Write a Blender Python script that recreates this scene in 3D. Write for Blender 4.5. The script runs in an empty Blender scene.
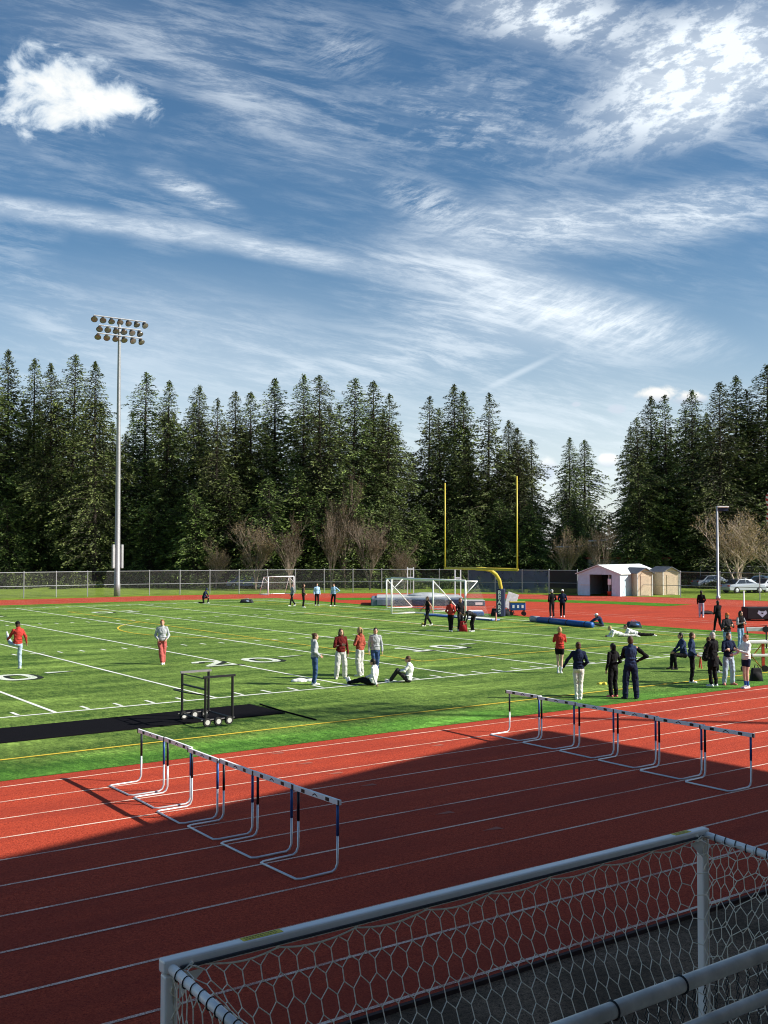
import bpy, bmesh, math, random
import numpy as np
from mathutils import Vector, Matrix
random.seed(7); R = math.radians
sc = bpy.context.scene; C = sc.collection

# ------------------------------------------------------------------ camera
F = 1058.0; HC = 4.4; YAW = R(35.9); PIT = R(2.0)
cd = bpy.data.cameras.new('camera'); cam = bpy.data.objects.new('camera', cd); C.objects.link(cam)
cam.location = (0, 0, HC); cam.rotation_euler = (R(90) + PIT, 0, -YAW)
cd.sensor_fit = 'VERTICAL'; cd.sensor_height = 36; cd.lens = 36 * F / 1024
cd.clip_start = .05; cd.clip_end = 6000
sc.camera = cam
FW = Vector((math.sin(YAW), math.cos(YAW), 0)); RT = Vector((math.cos(YAW), -math.sin(YAW), 0))
_f3 = Vector((math.sin(YAW)*math.cos(PIT), math.cos(YAW)*math.cos(PIT), math.sin(PIT)))
_u3 = RT.cross(_f3)
def ray(x, y): return _f3 + RT*((x-384)/F) + _u3*((512-y)/F)
def G(x, y, z=0):                       # where the sight line through a photo point meets the height z
    r = ray(x, y); t = (z-HC)/r.z
    return Vector((0, 0, HC)) + r*t
def at(x, d, z=0):                      # a spot in the direction of x at forward distance d
    p = FW*d + RT*((x-384)/F*d); return Vector((p.x, p.y, z))
def depth(y): return HC*F/(y-549)
def ztop(y, d): return HC + (549-y)/F*d

# ------------------------------------------------------------------ materials
class N:
    def __init__(s, nt): s.nt = nt
    def node(s, t, **k):
        n = s.nt.nodes.new(t)
        for a, v in k.items(): setattr(n, a, v)
        return n
    def set(s, sock, v):
        if isinstance(v, bpy.types.NodeSocket): s.nt.links.new(v, sock)
        else: sock.default_value = v
    def m(s, op, a, b=0.0, c=None, clamp=False):
        n = s.node('ShaderNodeMath', operation=op, use_clamp=clamp)
        s.set(n.inputs[0], a); s.set(n.inputs[1], b)
        if c is not None: s.set(n.inputs[2], c)
        return n.outputs[0]
    def add(s, a, b): return s.m('ADD', a, b)
    def sub(s, a, b): return s.m('SUBTRACT', a, b)
    def mul(s, a, b): return s.m('MULTIPLY', a, b)
    def sm(s, v, lo, hi, a=0.0, b=1.0, kind='SMOOTHSTEP'):
        n = s.node('ShaderNodeMapRange', interpolation_type=kind)
        s.set(n.inputs['Value'], v); s.set(n.inputs['From Min'], lo); s.set(n.inputs['From Max'], hi)
        s.set(n.inputs['To Min'], a); s.set(n.inputs['To Max'], b); return n.outputs[0]
    def noise(s, vec, scale, det=3, rough=.5, dist=0.0):
        n = s.node('ShaderNodeTexNoise'); s.set(n.inputs['Vector'], vec)
        n.inputs['Scale'].default_value = scale; n.inputs['Detail'].default_value = det
        n.inputs['Roughness'].default_value = rough; n.inputs['Distortion'].default_value = dist
        return n.outputs['Fac']
    def mix(s, f, a, b, blend='MIX'):
        n = s.node('ShaderNodeMix', data_type='RGBA', blend_type=blend)
        s.set(n.inputs[0], f); s.set(n.inputs[6], c4(a)); s.set(n.inputs[7], c4(b)); return n.outputs[2]
    def xyz(s, x, y, z=0.0):
        n = s.node('ShaderNodeCombineXYZ'); s.set(n.inputs[0], x); s.set(n.inputs[1], y); s.set(n.inputs[2], z); return n.outputs[0]
    def sep(s, v):
        n = s.node('ShaderNodeSeparateXYZ'); s.set(n.inputs[0], v); return n.outputs
    def mapping(s, v, sc=(1, 1, 1), rot=(0, 0, 0), loc=(0, 0, 0)):
        n = s.node('ShaderNodeMapping'); s.set(n.inputs[0], v)
        n.inputs['Scale'].default_value = sc; n.inputs['Rotation'].default_value = rot; n.inputs['Location'].default_value = loc
        return n.outputs[0]
    def obj(s): return s.node('ShaderNodeTexCoord').outputs['Object']
def c4(c):
    if isinstance(c, bpy.types.NodeSocket): return c
    return tuple(c) + (1,) if len(c) == 3 else c
def newmat(name):
    m = bpy.data.materials.new(name); m.use_nodes = True
    n = N(m.node_tree); b = m.node_tree.nodes['Principled BSDF']; return m, n, b
_mc = {}
def mat(name, col, rough=.7, metal=0.0, var=.18, scale=8.0, bump=0.0, bscale=40.0, spec=.3):
    key = (name, tuple(col))
    if key in _mc: return _mc[key]
    m, n, b = newmat(name); o = n.obj()
    f = n.noise(o, scale, 4, .6)
    k = n.sm(f, .3, .7, 1-var, 1+var, 'LINEAR')
    v = n.node('ShaderNodeVectorMath', operation='SCALE'); v.inputs[0].default_value = col
    n.set(v.inputs['Scale'], k)
    n.set(b.inputs['Base Color'], v.outputs[0])
    b.inputs['Roughness'].default_value = rough; b.inputs['Metallic'].default_value = metal
    b.inputs['Specular IOR Level'].default_value = spec
    if bump:
        bp = n.node('ShaderNodeBump'); bp.inputs['Strength'].default_value = bump; bp.inputs['Distance'].default_value = .02
        n.set(bp.inputs['Height'], n.noise(o, bscale, 4, .6)); n.set(b.inputs['Normal'], bp.outputs[0])
    _mc[key] = m; return m

# ------------------------------------------------------------------ mesh builder
class MB:
    def __init__(s): s.v = []; s.f = []; s.uv = None
    def quad(s, pts):
        i = len(s.v); s.v += [tuple(p) for p in pts]; s.f.append(tuple(range(i, i+len(pts)))); return s
    def box(s, c, size, rot=None, taper=1.0):
        i = len(s.v); hx, hy, hz = size[0]/2, size[1]/2, size[2]/2
        M = rot if rot is not None else Matrix.Identity(3); c = Vector(c)
        for z in (-1, 1):
            t = taper if z > 0 else 1
            for x, y in ((-1, -1), (1, -1), (1, 1), (-1, 1)):
                s.v.append(tuple(c + M @ Vector((x*hx*t, y*hy*t, z*hz))))
        for q in ((0, 3, 2, 1), (4, 5, 6, 7), (0, 1, 5, 4), (1, 2, 6, 5), (2, 3, 7, 6), (3, 0, 4, 7)):
            s.f.append(tuple(i+a for a in q))
        return s
    def tube(s, pts, r, n=8, r2=None, closed=False, cap=True):
        pts = [Vector(p) for p in pts]; m = len(pts); base = len(s.v)
        if m < 2: return s
        prev = None
        for k, p in enumerate(pts):
            a = pts[(k-1) % m] if (k > 0 or closed) else p; b = pts[(k+1) % m] if (k < m-1 or closed) else p
            t = (b-a).normalized() if (b-a).length > 1e-9 else Vector((0, 0, 1))
            if prev is None:
                up = Vector((0, 0, 1)) if abs(t.z) < .95 else Vector((1, 0, 0)); e1 = t.cross(up).normalized()
            else:
                e1 = (prev - t*prev.dot(t)).normalized()
            prev = e1; e2 = t.cross(e1)
            rr = r if r2 is None else r + (r2-r)*k/(m-1)
            if isinstance(r, (list, tuple)): rr = r[k]
            for j in range(n):
                an = 2*math.pi*j/n; s.v.append(tuple(p + (e1*math.cos(an) + e2*math.sin(an))*rr))
        for k in range(m if closed else m-1):
            k2 = (k+1) % m
            for j in range(n):
                j2 = (j+1) % n
                s.f.append((base+k*n+j, base+k*n+j2, base+k2*n+j2, base+k2*n+j))
        if cap and not closed:
            s.f.append(tuple(base+j for j in range(n-1, -1, -1))); s.f.append(tuple(base+(m-1)*n+j for j in range(n)))
        return s
    def lathe(s, c, prof, n=16, axis=(0, 0, 1)):
        ax = Vector(axis).normalized(); e1 = ax.orthogonal().normalized(); e2 = ax.cross(e1); c = Vector(c); base = len(s.v); m = len(prof)
        for (r, h) in prof:
            for j in range(n):
                an = 2*math.pi*j/n; s.v.append(tuple(c + ax*h + (e1*math.cos(an)+e2*math.sin(an))*max(r, 1e-4)))
        for k in range(m-1):
            for j in range(n):
                j2 = (j+1) % n; s.f.append((base+k*n+j, base+k*n+j2, base+(k+1)*n+j2, base+(k+1)*n+j))
        s.f.append(tuple(base+j for j in range(n-1, -1, -1))); s.f.append(tuple(base+(m-1)*n+j for j in range(n)))
        return s
    def ell(s, c, rad, ax=None, n=14, m=9):
        c = Vector(c); A = ax if ax is not None else Matrix.Identity(3); base = len(s.v)
        for k in range(1, m):
            th = math.pi*k/m
            for j in range(n):
                ph = 2*math.pi*j/n
                s.v.append(tuple(c + A @ Vector((rad[0]*math.sin(th)*math.cos(ph), rad[1]*math.sin(th)*math.sin(ph), rad[2]*math.cos(th)))))
        t = len(s.v); s.v.append(tuple(c + A @ Vector((0, 0, rad[2])))); s.v.append(tuple(c - A @ Vector((0, 0, rad[2]))))
        for k in range(m-2):
            for j in range(n):
                j2 = (j+1) % n; s.f.append((base+k*n+j, base+(k+1)*n+j, base+(k+1)*n+j2, base+k*n+j2))
        for j in range(n):
            j2 = (j+1) % n; s.f.append((t, base+j, base+j2)); s.f.append((t+1, base+(m-2)*n+j2, base+(m-2)*n+j))
        return s
    def ecyl(s, a, b, ra, rb, A, n=20):     # elliptic sleeve from a to b, radii (x, y) at each end
        a = Vector(a); b = Vector(b); base = len(s.v)
        for c, rr in ((a, ra), (b, rb)):
            for j in range(n):
                an = 2*math.pi*j/n; s.v.append(tuple(c + A @ Vector((rr[0]*math.cos(an), rr[1]*math.sin(an), 0))))
        for j in range(n):
            j2 = (j+1) % n; s.f.append((base+j, base+j2, base+n+j2, base+n+j))
        s.f.append(tuple(base+j for j in range(n-1, -1, -1))); s.f.append(tuple(base+n+j for j in range(n)))
        return s
    def cap(s, a, b, ra, rb, n=10):
        a = Vector(a); b = Vector(b); d = b-a; L = d.length
        if L < 1e-5: return s.ell(a, (ra, ra, ra))
        prof = [(ra*math.sin(t), -ra*math.cos(t)) for t in (0.02, .5, 1.0, 1.5)] + [(rb*math.cos(t), L+rb*math.sin(t)) for t in (0.05, .55, 1.05, 1.55)]
        return s.lathe(a, prof, n, d)
    def extr(s, poly, z0, z1):           # prism of a plan outline
        i = len(s.v); n = len(poly)
        s.v += [(p[0], p[1], z0) for p in poly] + [(p[0], p[1], z1) for p in poly]
        s.f.append(tuple(i+k for k in range(n-1, -1, -1))); s.f.append(tuple(i+n+k for k in range(n)))
        for k in range(n):
            k2 = (k+1) % n; s.f.append((i+k, i+k2, i+n+k2, i+n+k))
        return s
    def mesh(s, name, smooth=False):
        me = bpy.data.meshes.new(name); me.from_pydata(s.v, [], s.f)
        if smooth: me.polygons.foreach_set('use_smooth', [True]*len(me.polygons))
        me.update(); return me
    def build(s, name, m, parent=None, smooth=False, bevel=0):
        o = bpy.data.objects.new(name, s.mesh(name, smooth)); C.objects.link(o)
        if m: o.data.materials.append(m)
        if parent: o.parent = parent
        if bevel:
            b = o.modifiers.new('bevel', 'BEVEL'); b.width = bevel; b.segments = 2; b.limit_method = 'ANGLE'
        return o
def tag(o, label=None, cat=None, group=None, kind=None):
    if label: o['label'] = label
    if cat: o['category'] = cat
    if group: o['group'] = group
    if kind: o['kind'] = kind
    return o
def empty(name, loc, rz=0, label=None, cat=None, group=None):
    o = bpy.data.objects.new(name, None); C.objects.link(o); o.location = loc; o.rotation_euler = (0, 0, rz); o.empty_display_size = .2
    return tag(o, label, cat, group)
def copy_tree(o, parent=None):
    c = o.copy(); C.objects.link(c); c.parent = parent
    for ch in list(o.children): copy_tree(ch, c)
    return c
K = 1.045   # survey unit

# ------------------------------------------------------------------ world / sun
SUN_EL = R(32.0); TO_SUN = Vector((.703, -.711, 0)).normalized()*math.cos(SUN_EL) + Vector((0, 0, math.sin(SUN_EL)))
sl = bpy.data.lights.new('sun', 'SUN'); sl.energy = 5.0; sl.angle = R(.53); sl.color = (1, .94, .84)
so = bpy.data.objects.new('sun', sl); C.objects.link(so); so.rotation_euler = TO_SUN.to_track_quat('Z', 'Y').to_euler(); so.location = (60, -60, 60)
w = bpy.data.worlds.new('World'); sc.world = w; w.use_nodes = True
n = N(w.node_tree); bg = w.node_tree.nodes['Background']
sky = n.node('ShaderNodeTexSky', sky_type='NISHITA'); sky.sun_disc = False; sky.sun_elevation = SUN_EL
sky.sun_rotation = math.atan2(TO_SUN.x, TO_SUN.y); sky.altitude = 100; sky.air_density = 1.0; sky.dust_density = .5; sky.ozone_density = 2.0
gen = n.node('ShaderNodeTexCoord').outputs['Generated']
dx, dy, dz = n.sep(gen)[0:3]
az = n.m('ARCTAN2', dx, dy); A = n.sub(az, YAW)
A = n.m('MINIMUM', n.m('MAXIMUM', A, -1.35), 1.35)
hor = n.m('SQRT', n.add(n.mul(dx, dx), n.mul(dy, dy)))
px = n.add(n.mul(n.m('TANGENT', A), F), 384)
tE = n.m('DIVIDE', n.m('MAXIMUM', dz, 0), n.m('MAXIMUM', hor, .02))
py = n.sub(549, n.mul(n.m('DIVIDE', tE, n.m('COSINE', A)), F))
def rotc(cx, cy, ang):
    a = R(ang); X = n.sub(px, cx); Y = n.sub(py, cy)
    return n.add(n.mul(X, math.cos(a)), n.mul(Y, math.sin(a))), n.sub(n.mul(Y, math.cos(a)), n.mul(X, math.sin(a)))
def em(cx, cy, rx, ry, ang=0, inner=.0):
    u, v = rotc(cx, cy, ang); u = n.m('DIVIDE', u, rx); v = n.m('DIVIDE', v, ry)
    d = n.m('SQRT', n.add(n.mul(u, u), n.mul(v, v))); return n.sm(d, inner, 1.0, 1.0, 0.0)
def sn(sx, sy, ang=0, det=6, rough=.6, dist=0.0, seed=0.0):     # stretched noise, lengths in view units
    u, v = rotc(384, 300, ang); return n.noise(n.xyz(n.m('DIVIDE', u, sx), n.m('DIVIDE', v, sy), seed), 1.0, det, rough, dist)
def thr(a, lo, hi): return n.sm(a, lo, hi)
streak = thr(sn(120, 20, 12, 7, .72, .25, 1.0), .40, .68)
fine = thr(sn(52, 12, 4, 7, .74, .3, 3.0), .40, .68)
cross = thr(sn(48, 12, -24, 7, .72, .3, 5.0), .38, .70)
puff = thr(sn(40, 20, -18, 8, .66, .1, 7.0), .43, .60)
big = sn(230, 120, 18, 4, .55, .3, 9.0)
dens = []
def lay(mask, tex, k): dens.append(n.mul(n.mul(mask, tex), k))
one = 1.0
lay(n.sm(big, .35, .7), streak, .30)
# long thin contrail-like band, left to centre
bandy = n.sub(py, n.add(204, n.add(n.mul(px, .125), n.mul(n.mul(px, px), .00013))))
bw = n.sm(n.m('ABSOLUTE', bandy), 2, 17, 1.0, 0.0)
lay(n.mul(bw, n.sm(px, 430, 300)), n.add(.45, n.mul(fine, .55)), .62)
lay(em(470, 268, 190, 26, 8), n.add(.3, streak), .50)
lay(em(590, 316, 190, 42, 13, .1), n.add(.3, n.mul(cross, .8)), .85)
lay(em(520, 305, 210, 70, 16), n.add(.4, n.mul(streak, .6)), .62)
lay(em(430, 345, 190, 55, -12), n.add(.2, n.mul(streak, .8)), .42)
lay(em(520, 372, 60, 5, -26), one, .35)
lay(em(560, 222, 250, 48, -4), n.add(.35, n.mul(fine, .75)), .72)
lay(em(440, 205, 90, 34, 22), cross, .65)
lay(em(720, 205, 130, 42, -8), n.add(.25, fine), .62)
lay(em(190, 188, 78, 17, 24), n.add(.25, fine), .60)
lay(em(255, 105, 190, 40, 32), n.add(.3, n.mul(streak, .7)), .34)
lay(em(120, 20, 210, 50, 8), n.add(.3, n.mul(streak, .6)), .22)
lay(em(150, 330, 340, 90, 6), n.add(.5, n.mul(streak, .5)), .30)
lay(em(345, 45, 60, 40, 0), cross, .40)
lay(em(712, 62, 150, 92, -18, .15), n.add(.48, n.mul(puff, .75)), 1.15)
lay(em(560, 10, 150, 52, 6), n.add(.34, n.mul(puff, .75)), 1.0)
lay(em(640, 115, 160, 60, -18), n.add(.3, n.mul(puff, .7)), .60)
lay(em(480, 110, 190, 80, 0), n.mul(fine, puff), .42)
lay(em(600, 470, 460, 130, 0), n.add(.5, n.mul(streak, .5)), .55)
lay(n.sm(py, 230, 520), n.add(.7, n.mul(big, .4)), .42)
lay(em(160, 430, 300, 130, 0), n.add(.5, n.mul(streak, .3)), .35)
tot = dens[0]
for d in dens[1:]: tot = n.sub(n.add(tot, d), n.mul(n.mul(tot, n.m('MINIMUM', d, 1.0)), .8))
tot = n.m('MINIMUM', tot, 1.0)
# cumulus
cn = sn(46, 34, 10, 9, .60, .35, 12.0)
def cum(parts, soft=.16, k=.75, th=.52):
    mx = None
    for p in parts:
        e = em(*p); mx = e if mx is None else n.m('MAXIMUM', mx, e)
    v = n.add(n.mul(mx, 1.0), n.mul(n.sub(cn, .5), k*2)); return n.mul(n.sm(v, th-soft, th+soft), n.sm(mx, 0.0, .22)), v
c1, v1 = cum([(44, 84, 118, 68), (104, 96, 74, 46)], .26, 1.35, .50)
c2, v2 = cum([(655, 394, 44, 17), (692, 399, 36, 14)], .2, .8)
c3, v3 = cum([(617, 409, 20, 10), (577, 404, 10, 6)], .22, .7)
c4_, v4 = cum([(609, 461, 21, 13), (596, 484, 16, 10), (548, 470, 20, 22)], .22, .8)
nish = n.node('ShaderNodeVectorMath', operation='SCALE'); n.set(nish.inputs[0], sky.outputs[0]); nish.inputs['Scale'].default_value = 0.068
# saturation lift of the sky blue (air is very clear)
hs = n.node('ShaderNodeHueSaturation'); hs.inputs['Hue'].default_value = .497; hs.inputs['Saturation'].default_value = 1.20; n.set(hs.inputs['Color'], nish.outputs[0])
col = n.mix(n.mul(tot, .93), hs.outputs[0], (.64, .69, .73))
lit = n.sm(v1, .45, 1.15)
col = n.mix(n.mul(c1, .9), col, n.mix(lit, (.44, .51, .58), (.70, .70, .67)))
shade = n.sm(py, 402, 392)
col = n.mix(n.mul(c2, .9), col, n.mix(shade, (.38, .43, .5), (.70, .68, .64)))
col = n.mix(n.mul(c3, .75), col, (.42, .47, .54))
col = n.mix(n.mul(c4_, .85), col, n.mix(n.sm(py, 470, 457), (.42, .48, .56), (.70, .70, .68)))
n.set(bg.inputs['Color'], col); bg.inputs['Strength'].default_value = 1.0
w.cycles.sampling_method = 'MANUAL'; w.cycles.sample_map_resolution = 256
sc.view_settings.view_transform = 'Standard'; sc.view_settings.look = 'None'; sc.view_settings.exposure = 0.70; sc.view_settings.gamma = 1
sc.cycles.filter_width = 1.05; sc.cycles.transparent_max_bounces = 24; sc.cycles.max_bounces = 4; sc.cycles.use_denoising = True
# ------------------------------------------------------------------ ground materials
def turf_mat():
    m, n, b = newmat('turf'); o = n.obj()
    g1 = n.noise(n.mapping(o, (1, 1, 1)), 14, 5, .85)
    g2 = n.noise(n.mapping(o, (2.2, .8, 1), (0, 0, R(38))), 2.6, 5, .7)
    g3 = n.noise(n.mapping(o, (.12, .45, 1), (0, 0, R(-36))), 1.6, 4, .65)
    g4 = n.noise(o, .07, 2, .5)
    f = n.add(n.mul(g1, .45), n.add(n.mul(g2, .35), n.mul(g3, .45)))
    f = n.sm(f, .53, .72, 0, 1, 'LINEAR')
    c = n.mix(f, (.028, .088, .010), (.30, .46, .090))
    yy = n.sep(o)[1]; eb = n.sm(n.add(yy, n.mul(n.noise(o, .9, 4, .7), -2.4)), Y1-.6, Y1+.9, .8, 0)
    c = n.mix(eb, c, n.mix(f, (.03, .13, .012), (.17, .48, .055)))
    c = n.mix(n.sm(g4, .4, .65, 0, .18), c, (.14, .23, .05))
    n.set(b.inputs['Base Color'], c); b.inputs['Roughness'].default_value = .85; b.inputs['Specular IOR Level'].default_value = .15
    bp = n.node('ShaderNodeBump'); bp.inputs['Strength'].default_value = 1.0; bp.inputs['Distance'].default_value = .05
    n.set(bp.inputs['Height'], f); n.set(b.inputs['Normal'], bp.outputs[0]); return m
def grass_mat(name, lo, hi, s=1.0):
    m, n, b = newmat(name); o = n.obj()
    f = n.sm(n.add(n.mul(n.noise(o, 22*s, 5, .8), .6), n.mul(n.noise(o, 1.2*s, 4, .6), .4)), .38, .64, 0, 1, 'LINEAR')
    n.set(b.inputs['Base Color'], n.mix(f, lo, hi)); b.inputs['Roughness'].default_value = .9; b.inputs['Specular IOR Level'].default_value = .1
    bp = n.node('ShaderNodeBump'); bp.inputs['Strength'].default_value = .9; bp.inputs['Distance'].default_value = .05
    n.set(bp.inputs['Height'], f); n.set(b.inputs['Normal'], bp.outputs[0]); return m
def track_mat():
    m, n, b = newmat('rubber_track'); o = n.obj()
    g = n.noise(o, 60, 4, .85); g2 = n.noise(o, 26, 4, .85)
    big = n.noise(n.mapping(o, (.25, 1.3, 1)), .5, 6, .7)
    c = n.mix(n.sm(n.add(n.mul(g, .6), n.mul(g2, .4)), .39, .61, 0, 1, 'LINEAR'), (.15, .010, .006), (.70, .105, .048))
    c = n.mix(n.sm(g2, .5, .75, 0, .4), c, (.21, .022, .013))
    c = n.mix(n.sm(big, .42, .62, 0, .5), c, (.26, .036, .022))
    sp = n.noise(o, 150, 1, .5)
    c = n.mix(n.sm(sp, .76, .80, 0, .6), c, (.55, .40, .34))
    n.set(b.inputs['Base Color'], c); b.inputs['Roughness'].default_value = .9; b.inputs['Specular IOR Level'].default_value = .12
    bp = n.node('ShaderNodeBump'); bp.inputs['Strength'].default_value = .7; bp.inputs['Distance'].default_value = .012
    n.set(bp.inputs['Height'], n.add(g, g2)); n.set(b.inputs['Normal'], bp.outputs[0]); return m
def paint_mat(name, col, wear=.5, under=(.3, .06, .04), s=40):
    m, n, b = newmat(name); o = n.obj()
    f = n.sm(n.add(n.mul(n.noise(o, s, 4, .75), .6), n.mul(n.noise(o, .8, 4, .7), .4)), .43+.05*(1-wear), .58, 0, wear)
    n.set(b.inputs['Base Color'], n.mix(f, col, under)); b.inputs['Roughness'].default_value = .8; b.inputs['Specular IOR Level'].default_value = .2; return m
def asphalt_mat():
    m, n, b = newmat('asphalt'); o = n.obj()
    g = n.noise(o, 70, 4, .85); v = n.node('ShaderNodeTexVoronoi'); n.set(v.inputs['Vector'], o); v.inputs['Scale'].default_value = 45
    c = n.mix(n.sm(n.add(n.mul(g, .6), n.mul(n.noise(o, 18, 4, .8), .4)), .40, .62, 0, 1, 'LINEAR'), (.035, .024, .016), (.36, .24, .16))
    c = n.mix(n.sm(v.outputs['Distance'], .05, .16, .85, 0), c, (.24, .21, .18))
    big = n.noise(n.mapping(o, (1, 1, 1)), .9, 4, .6)
    c = n.mix(n.sm(big, .42, .60, 0, .65), c, (.065, .045, .030))
    n.set(b.inputs['Base Color'], c); b.inputs['Roughness'].default_value = .95; b.inputs['Specular IOR Level'].default_value = .08
    bp = n.node('ShaderNodeBump'); bp.inputs['Strength'].default_value = .8; bp.inputs['Distance'].default_value = .01
    n.set(bp.inputs['Height'], g); n.set(b.inputs['Normal'], bp.outputs[0]); return m
Y0, Y1, Y2, Y3 = 7.88*K, 19.68*K, 80.34*K, 89.0*K
TURF = turf_mat(); TRACK = track_mat()
ROUGHG = grass_mat('rough_grass', (.08, .14, .016), (.30, .40, .06), .6)
EDGEG = grass_mat('edge_grass', (.03, .13, .010), (.12, .34, .03))
WLINE = paint_mat('white_line_paint', (.88, .66, .54), .85, (.34, .08, .05), 60)
FW_LINE = paint_mat('white_field_paint', (.80, .82, .74), .35, (.10, .2, .04))
YLINE = paint_mat('yellow_field_paint', (.72, .52, .05), .35, (.12, .2, .04))
BLKN = paint_mat('black_field_paint', (.012, .014, .012), .3, (.05, .1, .03))

def struct(name, mb, m): return tag(mb.build(name, m), kind='structure')
def rect(x0, x1, y0, y1, z): return [(x0, y0, z), (x1, y0, z), (x1, y1, z), (x0, y1, z)]
XC, YC, RI, RO = 36.0*K, 50.0*K, 30.34*K, 39.0*K     # curve centre, inner and outer radius of the oval
g = MB(); g.quad(rect(-900, 900, -900, 900, 0)); struct('ground', g, ROUGHG)
a = MB(); a.quad(rect(-80, 120, -40, 7.9*K, .004)); struct('asphalt_path', a, asphalt_mat())
def arc(cx, cy, r, a0, a1, n=72): return [(cx+r*math.cos(a0+(a1-a0)*k/n), cy+r*math.sin(a0+(a1-a0)*k/n)) for k in range(n+1)]
Y0, Y1, Y2, Y3 = 7.88*K, 19.68*K, 80.34*K, 89.0*K
# the red track: near straight, curve with its D-zone, far straight
t = MB(); z = .010
t.quad(rect(-80, 45.7*K+45, Y0, Y1, z)); t.quad(rect(-80, XC, Y2, Y3, z))
dz_ = [(45.7*K, Y1, z), (XC+45*math.sin(0)+45, Y1, z)]
pts = [(45.7*K, Y1, z), (XC+RO, Y1, z)] + [(x, y, z) for x, y in arc(XC, YC, RO, 0, R(90), 50)] + [(XC, Y2, z)] + [(45.7*K, YC+math.sqrt(RI*RI-(45.7*K-XC)**2), z)]
t.quad(pts)
struct('running_track', t, TRACK)
ke = MB(); ke.box((20, Y0-.02, .02), (200, .05, .06)); struct('track_kerb', ke, mat('dark_kerb', (.05, .03, .028), .9))
tf = MB(); tf.quad([(-80, Y1, .016), (45.7*K, Y1, .016), (45.7*K, YC+math.sqrt(RI*RI-(45.7*K-XC)**2), .016)] + [(x, y, .016) for x, y in arc(XC, YC, RI, math.acos((45.7*K-XC)/RI), R(90), 20)] + [(-80, Y2, .016)])
struct('field_turf', tf, TURF)
eg = MB(); eg.quad(rect(45.7*K-.8, 45.7*K, Y1+1.15, 76*K, .020)); eg.quad(rect(-80, XC, Y2-1.6, Y2, .020))
struct('grass_edge_strip', eg, EDGEG)
wd = MB(); wd.quad([(x, y, .020) for x, y in arc(XC, YC, 29.6*K, R(2), R(62), 30)] + [(x, y, .020) for x, y in reversed(arc(XC, YC, 25.9*K, R(2), R(62), 30))]); struct('grass_wedge', wd, EDGEG)
# lane lines
ll = MB(); LW = .05
for k in range(11):
    y = (8.03+1.117*k)*K
    for i in range(60): ll.quad(rect(-40+i*2.4, -40+(i+1)*2.4, y-LW/2+.004*math.sin(i*1.7), y+LW/2+.004*math.sin(i*1.7), .0145))
for k in range(8):
    rr = RI+.25+k*1.05
    ll.quad(rect(-80, XC, YC+rr-.025, YC+rr+.025, .0145))
    o_ = arc(XC, YC, rr+.025, R(90), R(-20), 80); i_ = arc(XC, YC, rr-.025, R(90), R(-20), 80)
    for q in range(80): ll.quad([(*o_[q], .0145), (*o_[q+1], .0145), (*i_[q+1], .0145), (*i_[q], .0145)])
for xx in (50.4*K, 51.7*K): ll.quad(rect(xx, xx+.05, 24*K, 60*K, .0147))
struct('track_lane_lines', ll, WLINE)
# small faded wedge marks for relay zones
wm = MB()
for (x, y) in ((278, 754), (306, 764), (336, 774), (369, 786), (438, 746), (446, 814), (494, 830)):
    p = G(x, y); wm.quad([(p.x-.22, p.y+.03, .0150), (p.x+.14, p.y+.09, .0150), (p.x+.14, p.y-.07, .0150)])
for (x, y) in ((720, 717), (722, 734), (685, 724)):
    p = G(x, y); wm.quad([(p.x-.5, p.y+.03, .0150), (p.x+.5, p.y+.16, .0150), (p.x+.5, p.y+.04, .0150)])
struct('relay_zone_marks', wm, paint_mat('faded_marks', (.36, .13, .09), .6, (.3, .07, .05)))
# football markings
fm = MB(); Z = .0245
SY, FY = 27.0*K, 75.8*K
YL = [(9.18+4.56*k)*K for k in range(-12, 7)]
fm.quad(rect(-60, 45.2*K, SY-.06, SY+.06, Z)); fm.quad(rect(-60, 45.2*K, FY-.06, FY+.06, Z))
for x in YL: fm.quad(rect(x-.055, x+.055, SY+.06, FY-.06, Z))
fm.quad(rect(43.1*K-.06, 43.1*K+.06, SY+.06, FY-.06, Z))
for k in range(-60, 31):
    x = YL[12] + k*.912*K
    if k % 5 == 0 or x > 41*K: continue
    for (ya, yb) in ((SY+.16, SY+.76), (FY-.76, FY-.16), (42.7*K-.3, 42.7*K+.3), (59.3*K-.3, 59.3*K+.3)): fm.quad(rect(x-.05, x+.05, ya, yb, Z))
for x in YL:
    for yh in (42.7*K, 59.3*K): fm.quad(rect(x-.32, x+.32, yh-.05, yh+.05, Z+.001))
struct('white_field_lines', fm, FW_LINE)
ym = MB(); Zy = .0285
def yl(x0, y0, x1, y1, w=.10):
    if abs(x0-x1) > abs(y0-y1): ym.quad(rect(min(x0, x1)*K, max(x0, x1)*K, y0*K-w/2, y0*K+w/2, Zy))
    else: ym.quad(rect(x0*K-w/2, x0*K+w/2, min(y0, y1)*K, max(y0, y1)*K, Zy+.001))
yl(-60, 21.6, 41.5, 21.6); yl(41.5, 21.6, 41.5, 79); yl(24.4, 31.3, 24.4, 69.7); yl(24.4, 31.3, 41.5, 31.3); yl(24.4, 69.7, 41.5, 69.7)
yl(36.3, 42, 36.3, 59); yl(36.3, 42, 41.5, 42); yl(36.3, 59, 41.5, 59); yl(-60, 79, 41.5, 79)
th = math.acos((29.65-24.4)/8.75)
po = arc(29.65*K, 50.5*K, 8.75*K+.05, math.pi-th, math.pi+th, 40); pi_ = arc(29.65*K, 50.5*K, 8.75*K-.05, math.pi-th, math.pi+th, 40)
for q in range(40): ym.quad([(*po[q], Zy), (*po[q+1], Zy), (*pi_[q+1], Zy), (*pi_[q], Zy)])
struct('yellow_field_lines', ym, YLINE)
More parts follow.
